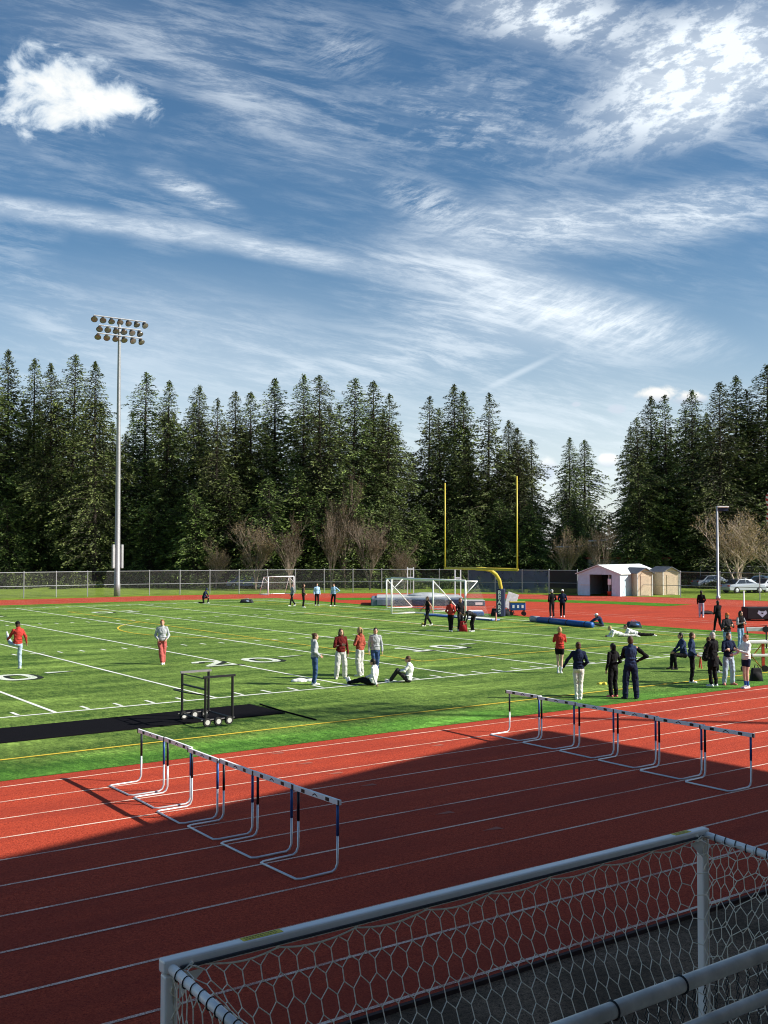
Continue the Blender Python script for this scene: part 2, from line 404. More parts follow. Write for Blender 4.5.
# yard numbers
def digit(ch):
    if ch == '0':
        n_ = 28; o_ = []; i_ = []
        for k in range(n_):
            a_ = 2*math.pi*k/n_; o_.append((math.copysign(abs(math.cos(a_))**.7, math.cos(a_))*.6, math.copysign(abs(math.sin(a_))**.7, math.sin(a_))*.92))
            i_.append((math.copysign(abs(math.cos(a_))**.7, math.cos(a_))*.33, math.copysign(abs(math.sin(a_))**.7, math.sin(a_))*.60))
        return [[o_[k], o_[(k+1) % n_], i_[(k+1) % n_], i_[k]] for k in range(n_)]
    st = {'1': [((-.22, .62), (0, .88)), ((0, .92), (0, -.86)), ((-.34, -.82), (.34, -.82))],
          '2': [((-.45, .45), (-.35, .72)), ((-.38, .70), (0, .82)), ((0, .82), (.40, .68)), ((.42, .70), (.42, .30)), ((.42, .32), (-.45, -.72)), ((-.55, -.80), (.55, -.80))],
          '3': [((-.5, .72), (0, .84)), ((0, .84), (.42, .66)), ((.43, .68), (.40, .22)), ((.42, .22), (-.1, .04)), ((-.1, .04), (.44, -.18)), ((.44, -.14), (.42, -.62)), ((.42, -.62), (0, -.82)), ((0, -.82), (-.5, -.70))]}[ch]
    q = []
    for (p, r_) in st:
        dx_, dy_ = r_[0]-p[0], r_[1]-p[1]; L = math.hypot(dx_, dy_); nx, ny = -dy_/L*.13, dx_/L*.13; ex, ey = dx_/L*.05, dy_/L*.05
        q.append([(p[0]+nx-ex, p[1]+ny-ey), (p[0]-nx-ex, p[1]-ny-ey), (r_[0]-nx+ex, r_[1]-ny+ey), (r_[0]+nx+ex, r_[1]+ny+ey)])
    return q
wn = MB(); bn = MB()
def number(txt, X, Y, flip=1, arrow=True):
    for ch, off in ((txt[0], -.62), (txt[1], 1.50)):
        for qi, q in enumerate(digit(ch)):
            P = [(X+flip*(off+x*1.05), Y+flip*y*1.0) for x, y in q]
            wn.quad([(x, y, Z+.004+qi*.00004) for x, y in P])
            cx_ = sum(p[0] for p in P)/4; cy_ = sum(p[1] for p in P)/4
            bn.quad([(x+.16+(x-cx_)*.16, y-.13+(y-cy_)*.12, Z+.002+qi*.00004) for x, y in P])
    if arrow:
        ax_ = X+flip*2.75
        wn.quad([(ax_, Y+flip*.45, Z+.004), (ax_, Y+flip*.85, Z+.004), (ax_+flip*1.05, Y+flip*.65, Z+.004)])
        bn.quad([(ax_+.08, Y+flip*.35, Z+.002), (ax_+.08, Y+flip*.80, Z+.002), (ax_+flip*1.25, Y+flip*.60, Z+.002)])
yn = 35.2*K; yf = 67.6*K
for txt, k in (('30', 12), ('20', 14), ('10', 16)):
    number(txt, YL[k], yn); number(txt, YL[k], yf, -1, False)
struct('yard_numbers', wn, paint_mat('worn_number_paint', (.72, .76, .66), .6, (.10, .2, .04), 22)); struct('yard_number_outlines', bn, BLKN)  # black paint outline set off behind the white digits

# ------------------------------------------------------------------ black runway mat and cable
rm = MB(); rx1 = G(284, 714).x
rm.box(((-40+rx1)/2, 24.38*K, .032), (rx1+40, 1.85*K, .028))
o = rm.build('rubber_runway_mat', mat('black_rubber', (.008, .008, .010), 1.0, var=.6, scale=60, bump=.4, spec=.02)); tag(o, 'long flat black rubber mat rolled out on the turf behind the hurdles', 'mat')
cb = MB(); P0 = G(260, 706); P1_ = G(316, 721)
cb.tube([P0+Vector((0, 0, .05)), (P0*.6+P1_*.4)+Vector((.0, .1, .03)), P1_+Vector((0, 0, .03))], .022, 6)  # thin black tube laid over the turf from the mat end
tag(cb.build('stripe', mat('black_rubber', (.008, .008, .010))), 'thin black cable running off the end of the long black mat', 'stripe')

# ------------------------------------------------------------------ metals etc
ALU = mat('brushed_aluminium', (.62, .65, .69), .42, .3, var=.08, scale=3)
GALV = mat('galvanised_steel', (.42, .43, .45), .5, .6, var=.12, scale=6)
CHROME = mat('hurdle_steel', (.66, .68, .70), .42, .55, var=.08, scale=12)
WHITE = mat('white_paint', (.86, .87, .86), .5, var=.05)
BLACK = mat('black_metal', (.014, .014, .016), .45, var=.2)
NAVYP = mat('navy_paint', (.008, .011, .024), .45, var=.2)
BLUEP = mat('blue_paint', (.02, .09, .30), .4, var=.2)
RED = mat('red_paint', (.5, .06, .03), .5)
YEL = mat('goal_yellow', (.52, .40, .05), .45, var=.06)

# ------------------------------------------------------------------ hurdles
def hurdle_proto():
    r = empty('hurdle', (0, 0, 0))
    # local: board along Y, feet run to -X; ups at y=+-.53
    W = .515
    mb = MB()
    path = [(0, -W+.03, .55), (0, -W+.03, .13), (-.03, -W+.03, .06), (-.09, -W+.03, .028), (-.58, -W+.03, .022), (-.64, -W+.07, .022), (-.64, W-.07, .022), (-.58, W-.03, .022), (-.09, W-.03, .028), (-.03, W-.03, .06), (0, W-.03, .13), (0, W-.03, .55)]
    mb.tube(path, .017, 10); mb.build('base_frame', CHROME, r, True)
    for s in (-1, 1):
        MB().tube([(0, s*(W-.03), .50), (0, s*(W-.03), .97)], .021, 10).build('upright', NAVYP, r, True)
    bd = MB().box((-.022, 0, .965), (.044, 1.155, .072)).build('crossbar', WHITE, r, bevel=.006)
    for yy, ww in ((-.30, .085), (.30, .085), (-.562, .03), (.562, .03)):
        MB().box((-.0455, yy, .965), (.004, ww, .050 if ww > .05 else .073)).build('black_mark', BLACK, bd)
    ch = MB()
    for s in (-1, 1):
        ch.quad([(-.0452, 0, .990), (-.0452, 0, .972), (-.0452, s*.062, .942), (-.0452, s*.062, .960)])
    ch.build('chevron_mark', BLACK, bd)
    return r
hp = hurdle_proto(); first = True
blueup = {('l', 0), ('l', 1), ('l', 2), ('r', 0), ('r', 1)}
side = {'l': 'left row', 'r': 'right row'}
ordn = ['farthest', 'second farthest', 'third farthest', 'third nearest', 'second nearest', 'nearest']
for row, xa, ya, xb, yb in (('l', 336, 873.5, 141, 780), ('r', 755, 788, 509, 731)):
    A0 = G(xa, ya, .02); B0 = G(xb, yb, .02)
    for k in range(6):        # k=0 is the farthest
        f = (k+.5)/6; c = B0 + (A0-B0)*f
        h = hp if first else copy_tree(hp)
        first = False
        h.location = (c.x + random.uniform(-.05, .05), c.y + random.uniform(-.015, .015), .0); h.rotation_euler = (0, 0, R(random.uniform(-1.6, 1.6)))
        sz = 1.0 + random.uniform(-.008, .012)
        h.scale = (1, 1.015*abs(A0.y-B0.y)/6/1.155, sz)
        if (row, k) in blueup:
            for ch in h.children:
                if ch.name.startswith('upright') and (k != 2):
                    ch.data = ch.data.copy(); ch.data.materials[0] = BLUEP; break
        tag(h, f'{ordn[k]} white-topped hurdle of the {side[row]} on the red track' + (' beside the field' if k == 0 else ''), 'hurdle', 'hurdles set across the track lanes')

# ------------------------------------------------------------------ foreground soccer goal
GH = 2.0; LCn = G(176, 963, GH); RCn = G(693, 825.5, GH); gy = (LCn.y+RCn.y)/2; gx0, gx1 = LCn.x, RCn.x
GR = empty('training_goal', (gx0, gy, 0), 0, 'pale metal soccer goal with white net in the near foreground', 'goal')
L = gx1-gx0; TD = .95; BD = 1.35
GALU = mat('goal_aluminium', (.95, .91, .86), .4, .1, var=.06, scale=2, bump=.03)
NETM = mat('net_cord', (.93, .84, .68), .9, var=.12, scale=30)
MB().box((L/2, 0, GH-.04), (L+.10, .085, .08)).build('crossbar', GALU, GR, bevel=.014)
for x in (0, L): MB().box((x, -.005, (GH-.086)/2), (.085, .075, GH-.086)).build('post', GALU, GR, bevel=.014)
MB().box((L/2, -.055, GH-.052), (L-.1, .014, .016)).build('net_rail', mat('dark_channel', (.05, .055, .065), .5), GR)
for x in (0, L):
    MB().tube([(x, -.05, GH-.05), (x, -TD, GH-.10)], .030, 12).build('top_bar', GALU, GR, True)
    MB().tube([(x, -TD+.03, GH-.12), (x, -BD, .04), ], .024, 10).build('back_stanchion', GALU, GR, True)
    MB().tube([(x, -.045, .035), (x, -BD, .035)], .026, 10).build('ground_bar', GALU, GR, True)
    MB().quad([(x+(.045 if x == 0 else -.045), -.042, GH-.09), (x+(.22 if x == 0 else -.22), -.042, GH-.09), (x+(.045 if x == 0 else -.045), -.042, GH-.24)]).build('corner_gusset', GALU, GR)
MB().tube([(0, -BD, .035), (L, -BD, .035)], .026, 10).build('rear_ground_bar', GALU, GR, True)
STK = mat('yellow_sticker', (.72, .58, .04), .5)
for x, ww in ((.62, .28), (L-.28, .20)):
    st = MB().box((x, .0, GH+.0015), (ww, .055, .003)).build('warning_sticker', STK, GR)
    tx = MB()
    rng = random.Random(3)
    for r_ in range(2):
        xx = x-ww/2+.02
        while xx < x+ww/2-.03:
            w_ = rng.uniform(.008, .02); tx.box((xx+w_/2, .012-r_*.024, GH+.0035), (w_, .010, .001)); xx += w_+.006
    tx.build('sticker_print', mat('sticker_ink', (.25, .16, .02), .6), st)
def vnoise(x, y, s=0):
    return math.sin(x*2.3+s)*math.cos(y*1.9+s*1.7) + .5*math.sin(x*5.1+y*3.3+s*2.1)
ncl = 8; cw = (L-.25)/ncl
def netpt(u, v):      # u metres along the bar, v metres down the net
    s_ = v/2.25
    top = .055
    cat = .035*4*(((u-.12)/cw) % 1)*(1-((u-.12)/cw) % 1)*max(0, 1-v*1.6)
    y = -top - .22*v - .16*v*v; z_ = GH-.075-cat - .93*v
    # near the two ends the sheet climbs over the top bar
    for e, xe in ((0, 0.0), (1, L)):
        d = abs(u-xe); wgt = math.exp(-(d/.30)**2)
        yb = -top - min(v, TD-.08) - max(0, v-TD)*.30; zb = GH-.045 - .05*min(v, TD) - max(0, v-TD)*.92
        y = y*(1-wgt)+yb*wgt; z_ = z_*(1-wgt)+zb*wgt
    y += .022*vnoise(u, v, 1.0)*min(1, v*3); z_ += .012*vnoise(u*1.3, v, 2.0)*min(1, v*3)
    return Vector((u + .018*vnoise(u, v*1.4, 4.0)*min(1, v*3), y, max(z_, .04)))
def hexnet(fn, um, vm, w_, e, s_, r_, keep=None):
    mb = MB(); rows = int(vm/(e+s_))+1; cols = int(um/w_)+1
    def seg(a, b):
        if keep and not (keep(*a) and keep(*b)): return
        a = (min(max(a[0], 0), um), min(max(a[1], 0), vm)); b = (min(max(b[0], 0), um), min(max(b[1], 0), vm))
        if abs(a[0]-b[0])+abs(a[1]-b[1]) < .01: return
        mb.tube([fn(*a), fn(*b)], r_, 5, cap=False)
    for rr in range(rows):
        for cc in range(-1, cols):
            x = (cc+.5*(rr % 2))*w_; y = rr*(e+s_)+s_
            seg((x-w_/2, y), (x-w_/2, y+e)); seg((x-w_/2, y), (x, y-s_)); seg((x, y-s_), (x+w_/2, y))
    return mb
hexnet(netpt, L, 2.05, .128, .092, .062, .0038).build('net', NETM, GR, True)
def sidept(x):
    def f(u, v):
        yb = -.05-u; lim = TD + (BD-TD)*min(1, v/GH)
        return Vector((x + .02*vnoise(u*2, v, 3.0), -.05-u*(lim-.05)/(BD-.05), GH-.10-v))
    return f
for x in (0, L): hexnet(sidept(x), BD-.05, GH-.15, .128, .092, .062, .0038).build('side_net', NETM, GR, True)
rope = MB()
pts = [netpt(.12+(L-.24)*k/160, 0) for k in range(161)]
rope.tube(pts, .006, 6)
for k in range(ncl+1):
    p = netpt(.12+cw*k, 0); rope.ell(p+Vector((0, .004, .004)), (.016, .012, .016), n=8, m=5)
for x in (0.02, L-.02): rope.tube([(x+.03*math.sin(k), -.04-.0015*k, GH-.06-.1*k*.25) for k in range(12)], .006, 5); rope.tube([(x+.02, -.05, GH-.09), (x+(.08 if x < 1 else -.08), -.07, GH-.04), (x+(.16 if x < 1 else -.16), -.06, GH-.085)], .006, 5)
rope.build('edge_rope', NETM, GR, True)
ties = MB()
for x in (0, L):
    for k in range(8):
        yy = -.14-k*.10; ties.tube([(x+.034*math.cos(a_), yy+.012*math.cos(a_*1), GH-.054+yy*-.0-(-yy-.05)/TD*.05+.034*math.sin(a_)) for a_ in [i*math.pi/6 for i in range(12)]], .0045, 4, closed=True)
ties.build('net_ties', mat('black_tie', (.02, .02, .022), .6), GR)

# ------------------------------------------------------------------ railing with chain link
RZ = 3.07
RL = empty('railing', (3, 2.06, 0), 0, 'grey steel pipe railing with chain link in the bottom right corner', 'railing')
def loc(v): return Vector(v)-Vector((3, 2.06, 0))
pr = G(768, 956, RZ); ry = G(680, 985, RZ).y
RAILM = mat('dull_galvanised', (.74, .68, .60), .5, .25, var=.3, scale=7, bump=.05, bscale=60)
RL.location = (3, ry, 0)
def lr(x, y, z): return (x-3, y-ry, z)
MB().tube([lr(-6, ry, RZ), lr(14, ry, RZ)], .0240, 20).build('top_rail', RAILM, RL, True)
p2 = G(740, 1008, 2.98)
MB().tube([lr(-6, p2.y, 2.98), lr(14, p2.y, 2.98)], .0200, 18).build('hand_rail', RAILM, RL, True)
for x in (-2.5, 6.2): MB().tube([lr(x, ry, 2.0), lr(x, ry, RZ-.03)], .03, 14).build('rail_post', RAILM, RL, True)
cm = mat('black_clamp', (.02, .02, .022), .5)
for q in ((608, 1008), (680, 984)):
    g_ = G(*q, RZ); MB().tube([lr(g_.x, ry+.0262*math.cos(a_), RZ+.0262*math.sin(a_)) for a_ in [i*math.pi/10 for i in range(20)]], .0035, 5, closed=True).build('clamp_band', cm, RL)
wr = MB(); pz = .055
for k in range(-8, 130):
    x0 = 1.0+k*pz/1.0
    a_ = []; b_ = []
    for j in range(19):
        zz = RZ-.02-j*pz*.5*1.0
        a_.append(lr(x0+(pz/2 if j % 2 else 0), ry+(.004 if j % 2 else -.004), zz))
    wr.tube(a_, .0016, 4, cap=False)
    wr.tube([lr(x0+(0 if j % 2 else pz/2), ry+(-.004 if j % 2 else .004), RZ-.02-j*pz*.5) for j in range(19)], .0016, 4, cap=False)
wr.build('chain_link', mat('black_wire', (.03, .03, .033), .4, .3), RL)

# ------------------------------------------------------------------ hurdle cart
c0 = G(206, 728.5); c1_ = G(226, 725.2); ca = math.atan2(c1_.y-c0.y, c1_.x-c0.x)
CT = empty('hurdle_cart', (c0.x, c0.y, .070), 0, 'black wheeled frame cart with small wheels standing on the black mat', 'cart')
CWX = .72; CWY = 1.32
for yy in (0, CWY):
    fr = MB(); fr.tube([(-.02, yy, .10), (-.02, yy, 1.16)], .034, 8); fr.tube([(CWX-.0, yy, .10), (CWX, yy, 1.16)], .034, 8); fr.tube([(-.14, yy, .13), (CWX+.05, yy, .13)], .028, 8)
    f_ = fr.build('side_frame', BLACK, CT)
    MB().box((CWX/2, yy, 1.18), (CWX+.14, .07, .05)).build('top_bar', mat('cart_bar', (.45, .46, .48), .3, .7) if yy else BLACK, CT)
    for k in range(3):
        wx = .0+k*.30
        wt = MB().lathe((wx, yy-.045, .085), [(.03, -.04), (.098, -.04), (.108, -.02), (.108, .02), (.098, .04), (.03, .04)], 16, (0, 1, 0)).build('wheel', mat('tyre', (.02, .02, .02), .8), CT, False)
        MB().lathe((wx, yy-.045, .085), [(.062, -.045), (.062, .045)], 12, (0, 1, 0)).build('wheel_rim', mat('rim_white', (.6, .6, .58), .4, .3), wt)
for q_, r_ in (([(-.02, 0, .88), (-.02, CWY, .88)], .026), ([(-.02, 0, .13), (-.02, CWY, .13)], .024), ([(CWX, 0, .13), (CWX, CWY, .13)], .024), ([(-.02, .05, 1.14), (-.02, CWY, 1.14)], .014)):
    MB().tube(q_, r_, 8).build('cross_bar', BLACK, CT)
bar = MB(); bar.tube([(-.02, 0, .74), (-.38, .30, .80), (-.40, 1.0, .80), (-.02, CWY, .74)], .016, 6)
bar.build('handle_hoop', BLACK, CT)
# ------------------------------------------------------------------ boundary fence
def mesh_mat(name, col, period, cover, fill=0.0, patch=0.0):
    m, n, b = newmat(name); o = n.node('ShaderNodeTexCoord').outputs['UV']
    x, y, z = n.sep(o)[0:3]
    u = n.m('FRACT', n.m('DIVIDE', n.add(x, y), period)); v = n.m('FRACT', n.m('DIVIDE', n.sub(x, y), period))
    wv = n.m('MAXIMUM', n.m('LESS_THAN', u, cover), n.m('LESS_THAN', v, cover))
    a = n.m('MAXIMUM', wv, fill)
    if patch:
        f = n.noise(o, .55, 4, .7); a = n.m('MAXIMUM', wv, n.mul(n.sm(f, .35, .55, fill, patch), 1.0))
    c = n.mix(n.noise(o, .8, 4, .6), tuple(q*.6 for q in col), tuple(q*1.4 for q in col))
    n.set(b.inputs['Base Color'], c); n.set(b.inputs['Alpha'], a); b.inputs['Roughness'].default_value = .7
    return m
LINK = mesh_mat('chain_link_mesh', (.16, .165, .16), .07, .06)
SCREEN = mesh_mat('blue_windscreen', (.060, .095, .155), .07, .1, .45, .93)
BLKSCR = mesh_mat('black_windscreen', (.014, .015, .018), .07, .1, .93)
def fence(name, pts, hgt, meshm, label, mid=True, rail=.03, span=3.0):
    # points resampled to posts
    pts = [Vector((p[0], p[1], 0)) for p in pts]; d = [0]
    for a, b in zip(pts, pts[1:]): d.append(d[-1]+(b-a).length)
    T = d[-1]; n_ = max(1, round(T/span)); P = []
    for k in range(n_+1):
        s_ = T*k/n_; i = max(0, min(len(pts)-2, next((j for j in range(len(d)-1) if d[j+1] >= s_-1e-6), len(pts)-2)))
        P.append(pts[i].lerp(pts[i+1], (s_-d[i])/(d[i+1]-d[i])))
    r = empty(name, P[0], 0, label, 'fence'); O = P[0]; q = [p-O for p in P]
    up = Vector((0, 0, 1))
    post = None
    for k, p in enumerate(q):
        if post is None: post = MB().tube([(0, 0, 0), (0, 0, hgt+.06)], .042, 6).ell((0, 0, hgt+.06), (.05, .05, .04), n=6, m=4).build('post', GALV, r); post.location = p
        else: c = post.copy(); C.objects.link(c); c.location = p; c.parent = r
    MB().tube([p+up*hgt for p in q], rail, 5).build('top_rail', GALV, r)
    if mid: MB().tube([p+up*hgt*.46+Vector((0, 0, 0)) for p in q], rail*.9, 5).build('mid_rail', GALV, r)
    me = MB(); uv = []; s_ = 0
    for a, b in zip(q, q[1:]):
        L_ = (b-a).length
        me.quad([a+up*.05, b+up*.05, b+up*hgt, a+up*hgt]); uv += [(s_, 0), (s_+L_, 0), (s_+L_, hgt), (s_, hgt)]; s_ += L_
    mo = me.build('mesh', meshm, r); ul = mo.data.uv_layers.new(name='uv')
    for i, t in enumerate(uv): ul.data[i].uv = t
    return r
FR = 41.5*K; FYs = YC+FR
def fpt(x):                                # fence line under picture direction x on the curve
    d0 = FW + RT*((x-384)/F); a_ = d0.x; b_ = d0.y
    A_ = a_*a_+b_*b_; B_ = -2*(a_*XC+b_*YC); C_ = XC*XC+YC*YC-FR*FR
    t = (-B_+math.sqrt(B_*B_-4*A_*C_))/(2*A_); p = Vector((a_*t, b_*t, 0))
    if p.x < XC: t = FYs/b_; p = Vector((a_*t, FYs, 0))
    return p
FH = 2.3
fence('chain_link_fence', [(-70, FYs), (XC, FYs)]+[tuple(fpt(x)[:2]) for x in range(300, 473, 12) if fpt(x).x > XC], FH, LINK, 'long see-through chain link fence behind the far track, left part', span=2.9)
fence('windscreen_fence', [tuple(fpt(x)[:2]) for x in range(468, 550, 9)], FH, SCREEN, 'fence stretch covered with blue windscreen behind the goalpost', span=2.9)
fence('black_screen_fence', [tuple(fpt(x)[:2]) for x in (548.5, 558, 568, 577)], FH, BLKSCR, 'short fence stretch covered in black screen beside the white shed', span=2.9)
fr_pts = [tuple((fpt(x)+Vector((-.9, -.9, 0)))[:2]) for x in range(640, 800, 12)]
fence('shed_fence', fr_pts, FH, LINK, 'chain link fence in front of the tan sheds and parked cars', span=3.4)
fence('rear_fence', [tuple(at(x, 122)[:2]) for x in (700, 745, 800)], 2.4, LINK, 'second chain link fence further back, beyond the parked cars', span=4)

# ------------------------------------------------------------------ light masts
LAMPG = mat('lamp_housing', (.05, .045, .04), .5, .3)
LENS = mat('lamp_glass', (.26, .25, .23), .15, .2)
def mast(base, H, label, full=True):
    r = empty('light_mast', base, 0, label, 'light mast')
    MB().lathe((0, 0, 0), [(.30, 0), (.29, 1.2), (.27, 1.25), (.21, H*.5), (.13, H-1.2), (.12, H+.15)], 12).build('pole', mat('mast_steel', (.30, .31, .32), .55, .5), r, True)
    for s in (-1, 1): MB().box((s*.42, -.05, 3.7), (.20, .32, 2.2)).build('control_box', mat('grey_box', (.38, .40, .41), .5), r, bevel=.03)
    for s in (-1, 1): MB().box((s*.30, -.05, 3.6), (.12, .1, 1.8)).build('box_bracket', GALV, r)
    for (zz, nl, Lx, off) in ((H, 7, 5.1, 0.0), (H-.85, 6, 4.1, -.05), (H-1.6, 6, 4.4, 0.0)):
        arm = MB(); arm.tube([(-Lx/2, -.15, zz+.18), (Lx/2, -.15, zz+.18)], .06, 6); arm.tube([(0, -.15, zz+.18), (0, .0, zz+.1)], .06, 6)
        a_ = arm.build('crossarm', GALV, r)
        for k in range(nl):
            x = -Lx/2+.1+(Lx-.2)*k/(nl-1)
            axd = Vector((.5*(k-nl/2)/nl*1.6, -1, -1.15+.25*math.sin(k*2.1+zz))).normalized()
            lm = MB().lathe(Vector((x, -.08, zz-.08)), [(.08, -.24), (.16, -.18), (.21, -.02), (.31, .16), (.315, .20)], 12, axd).build('floodlight', LAMPG, r, True)
            MB().lathe(Vector((x, -.08, zz-.08))+axd*.175, [(.285, 0), (.27, .03), (.01, .05)], 12, axd).build('lens', LENS, lm)
            MB().tube([(x, -.15, zz+.18), (x, -.1, zz-.02)], .03, 5).build('bracket', GALV, lm)
    return r
mb_ = at(117.6, 98.5)
mast(mb_, ztop(319.5, 98.5), 'tall floodlight mast with three rows of lamps behind the far track')
mast(Vector((46.0, -6.6, 0)), 27.5, 'floodlight mast on the near side by the stand')

# ------------------------------------------------------------------ grandstand behind the camera (casts the shade on the track)
GS = empty('grandstand', (0, -8, 0), 0, 'roofed grandstand on the near side of the track', 'grandstand')
CON = mat('concrete', (.35, .34, .32), .85, bump=.3); ROOFM = mat('roof_sheet', (.3, .32, .34), .5, .3); STM = mat('stand_wall', (.32, .30, .28), .8)
sx, sy = 1.13*11.0, 1.14*11.0
cA = G(528, 731); crn = (cA.x+sx, cA.y-sy)
lA = G(2, 857); left = (lA.x+sx, lA.y-sy); slp = (crn[1]-left[1])/(crn[0]-left[0])
poly = [(crn[0], crn[1]+8), (crn[0]+.5, -12+8), (-22, -12+8), (-22, crn[1]-slp*(crn[0]+22)+8)][::-1]
MB().extr(poly, 11.0-.32, 11.0).build('roof', ROOFM, GS)
MB().box(((crn[0]-22)/2, -4.2, 5.35), (crn[0]+22, .3, 10.66)).build('rear_wall', STM, GS)
for x in (-20, -8, 10, 20, 29):
    if x < 12: continue
    MB().box((x, 1.2, 5.3), (.35, .35, 10.6)).build('pillar', STM, GS)
for k in range(5):
    MB().box((4, 8-1.0-k*.9 + .2, (1.9+k*.35)/2), (50, .9, 1.9+k*.35)).build('seating_step', CON, GS)
MB().box((4, 8+.95, .95), (50, 1.6, 1.9)).build('walkway', CON, GS)

# ------------------------------------------------------------------ gridiron goalpost
pb = at(503, 68.0/ (4.4/4.4))
d_post = depth(616.8); pb = at(500.5, d_post)
GP = empty('goalpost', pb, 0, 'yellow gridiron goalpost with tall uprights and dark blue padded base', 'goalpost')
bz = 3.05*1.03
cx_ = -2.0*K
mbp = MB(); mbp.tube([(0, 0, 0), (0, 0, bz-1.2), (-.12, 0, bz-.75), (-.42, 0, bz-.38), (-.85, 0, bz-.12), (-1.35, 0, bz-.03), (cx_, 0, bz)], .12, 14)
gx = mbp.build('gooseneck', YEL, GP, True)
xl = ray(445, 560); xr = ray(517, 560)
def yon(xpix, X):    # world Y where direction xpix crosses world X
    d0 = FW + RT*((xpix-384)/F); return X*d0.y/d0.x
Xc = pb.x+cx_; ya, yb_ = yon(445, Xc)-pb.y, yon(517, Xc)-pb.y
MB().tube([(cx_, ya+.03, bz), (cx_, yb_-.03, bz)], .085, 12).build('crossbar', YEL, GP, True)
for yy, tpy, xx in ((ya, 483, 445), (yb_, 476, 517)):
    dd = FW.dot(Vector((Xc, pb.y+yy, 0)))
    MB().tube([(cx_, yy, bz-.10), (cx_, yy, ztop(tpy, dd))], .052, 10).build('upright', YEL, GP, True)
PADM = mat('navy_pad', (.012, .020, .055), .5, var=.2)
pad = MB().lathe((0, 0, .05), [(.28, 0), (.30, .03), (.30, 1.72), (.27, 1.78)], 8).build('pad', PADM, GP)
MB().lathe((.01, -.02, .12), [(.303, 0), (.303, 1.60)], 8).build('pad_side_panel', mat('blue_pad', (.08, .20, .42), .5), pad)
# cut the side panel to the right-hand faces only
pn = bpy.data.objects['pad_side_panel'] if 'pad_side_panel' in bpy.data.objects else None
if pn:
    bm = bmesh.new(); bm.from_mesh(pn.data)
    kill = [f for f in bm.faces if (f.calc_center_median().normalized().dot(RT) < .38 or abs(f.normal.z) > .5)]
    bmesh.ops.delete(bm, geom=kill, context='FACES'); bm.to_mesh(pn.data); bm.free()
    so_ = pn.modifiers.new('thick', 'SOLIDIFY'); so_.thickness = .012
def text_curve(name, s, size, loc, rot, m, parent, ext=.004, align='CENTER'):
    cu = bpy.data.curves.new(name, 'FONT'); cu.body = s; cu.size = size; cu.extrude = ext; cu.align_x = align; cu.align_y = 'CENTER'
    o = bpy.data.objects.new(name, cu); C.objects.link(o); o.location = loc; o.rotation_euler = rot; o.data.materials.append(m)
    if parent: o.parent = parent
    return o
def text(name, s, size, loc, rot, m, parent, off=0.0):
    o = text_curve(name, s, size, loc, rot, m, None); o.data.offset = off
    bpy.context.view_layer.update(); dg = bpy.context.evaluated_depsgraph_get(); me = bpy.data.meshes.new_from_object(o.evaluated_get(dg)); q = bpy.data.objects.new(name, me)
    C.objects.link(q); q.location = loc; q.rotation_euler = rot; q.parent = parent
    if not me.materials: me.materials.append(m)
    bpy.data.objects.remove(o); q.name = name; return q
tdir = (-FW*.92 - RT*.40).normalized(); zr = math.atan2(tdir.x, -tdir.y)
for k, ch in enumerate('BEARS'):
    tt = text('letter', ch, .36, tdir*.318+Vector((0, 0, 1.58-k*.315)), (R(90), 0, zr), WHITE, pad, .012)
# ------------------------------------------------------------------ soccer goals on the field
def soccer_goal(base, W, H, dirx, label, depth_top=1.0, braces=True, back=2.0, group=None, r=.06):
    g_ = empty('soccer_goal', base, 0, label, 'goal', group)
    MB().tube([(0, 0, H), (0, W, H)], r, 10).build('crossbar', WHITE, g_, True)
    for y in (0, W):
        MB().tube([(0, y, 0), (0, y, H)], r, 10).build('post', WHITE, g_, True)
        if braces:
            MB().tube([(0, y, H-.02), (dirx*depth_top, y, H-.05)], r*.6, 8).build('top_bar', WHITE, g_, True)
            MB().tube([(dirx*(depth_top-.02), y, H-.06), (dirx*.02, y, H*.66)], r*.5, 8).build('brace', WHITE, g_, True)
            if H < 2: MB().tube([(dirx*depth_top, y, H-.05), (dirx*back, y, .04)], r*.5, 8).build('stanchion', WHITE, g_, True)
        else:
            MB().tube([(0, y, H-.02), (dirx*back, y, .05)], r*.7, 8).build('stanchion', WHITE, g_, True)
        MB().tube([(0, y, .04), (dirx*back, y, .04)], r*.6, 8).build('ground_bar', WHITE, g_, True)
    MB().tube([(dirx*back, 0, .04), (dirx*back, W, .04)], r*.6, 8).build('rear_bar', WHITE, g_, True)
    me = MB(); uv = []
    t0 = dirx*(depth_top if braces else .05)
    me.quad([(t0, 0, H-.06), (t0, W, H-.06), (dirx*back, W, .05), (dirx*back, 0, .05)]); uv += [(0, H), (W, H), (W, 0), (0, 0)]
    if braces: me.quad([(0, 0, H-.06), (0, W, H-.06), (t0, W, H-.07), (t0, 0, H-.07)]); uv += [(0, 0), (W, 0), (W, 1), (0, 1)]
    for y in (0, W): me.quad([(0, y, H-.07), (t0, y, H-.08), (dirx*back, y, .06), (0, y, .06)]); uv += [(0, H), (1, H), (back, 0), (0, 0)]
    mo = me.build('net', NETA, g_); ul = mo.data.uv_layers.new(name='uv')
    for i, t in enumerate(uv): ul.data[i].uv = t
    return g_
NETA = mesh_mat('far_net', (.5, .5, .48), .12, .035)
pa = G(465.5, 620.5); dA = depth(620.5)
Xa = pa.x; yA0 = pa.y; yA1 = yon(391.5, Xa)
soccer_goal((Xa, yA0, 0), yA1-yA0, 2.44, 1, 'large white soccer goal nearest the gridiron goalpost')
pb2 = at(433, depth(612)); Xb = pb2.x
gB = soccer_goal((Xb, pb2.y, 0), yon(386.5, Xb)-pb2.y, 2.2, 1, 'smaller white soccer goal directly behind the large one', braces=False, back=2.4, r=.055)
pc = at(268.5, 101); d1_ = FW + RT*((294-384)/F)
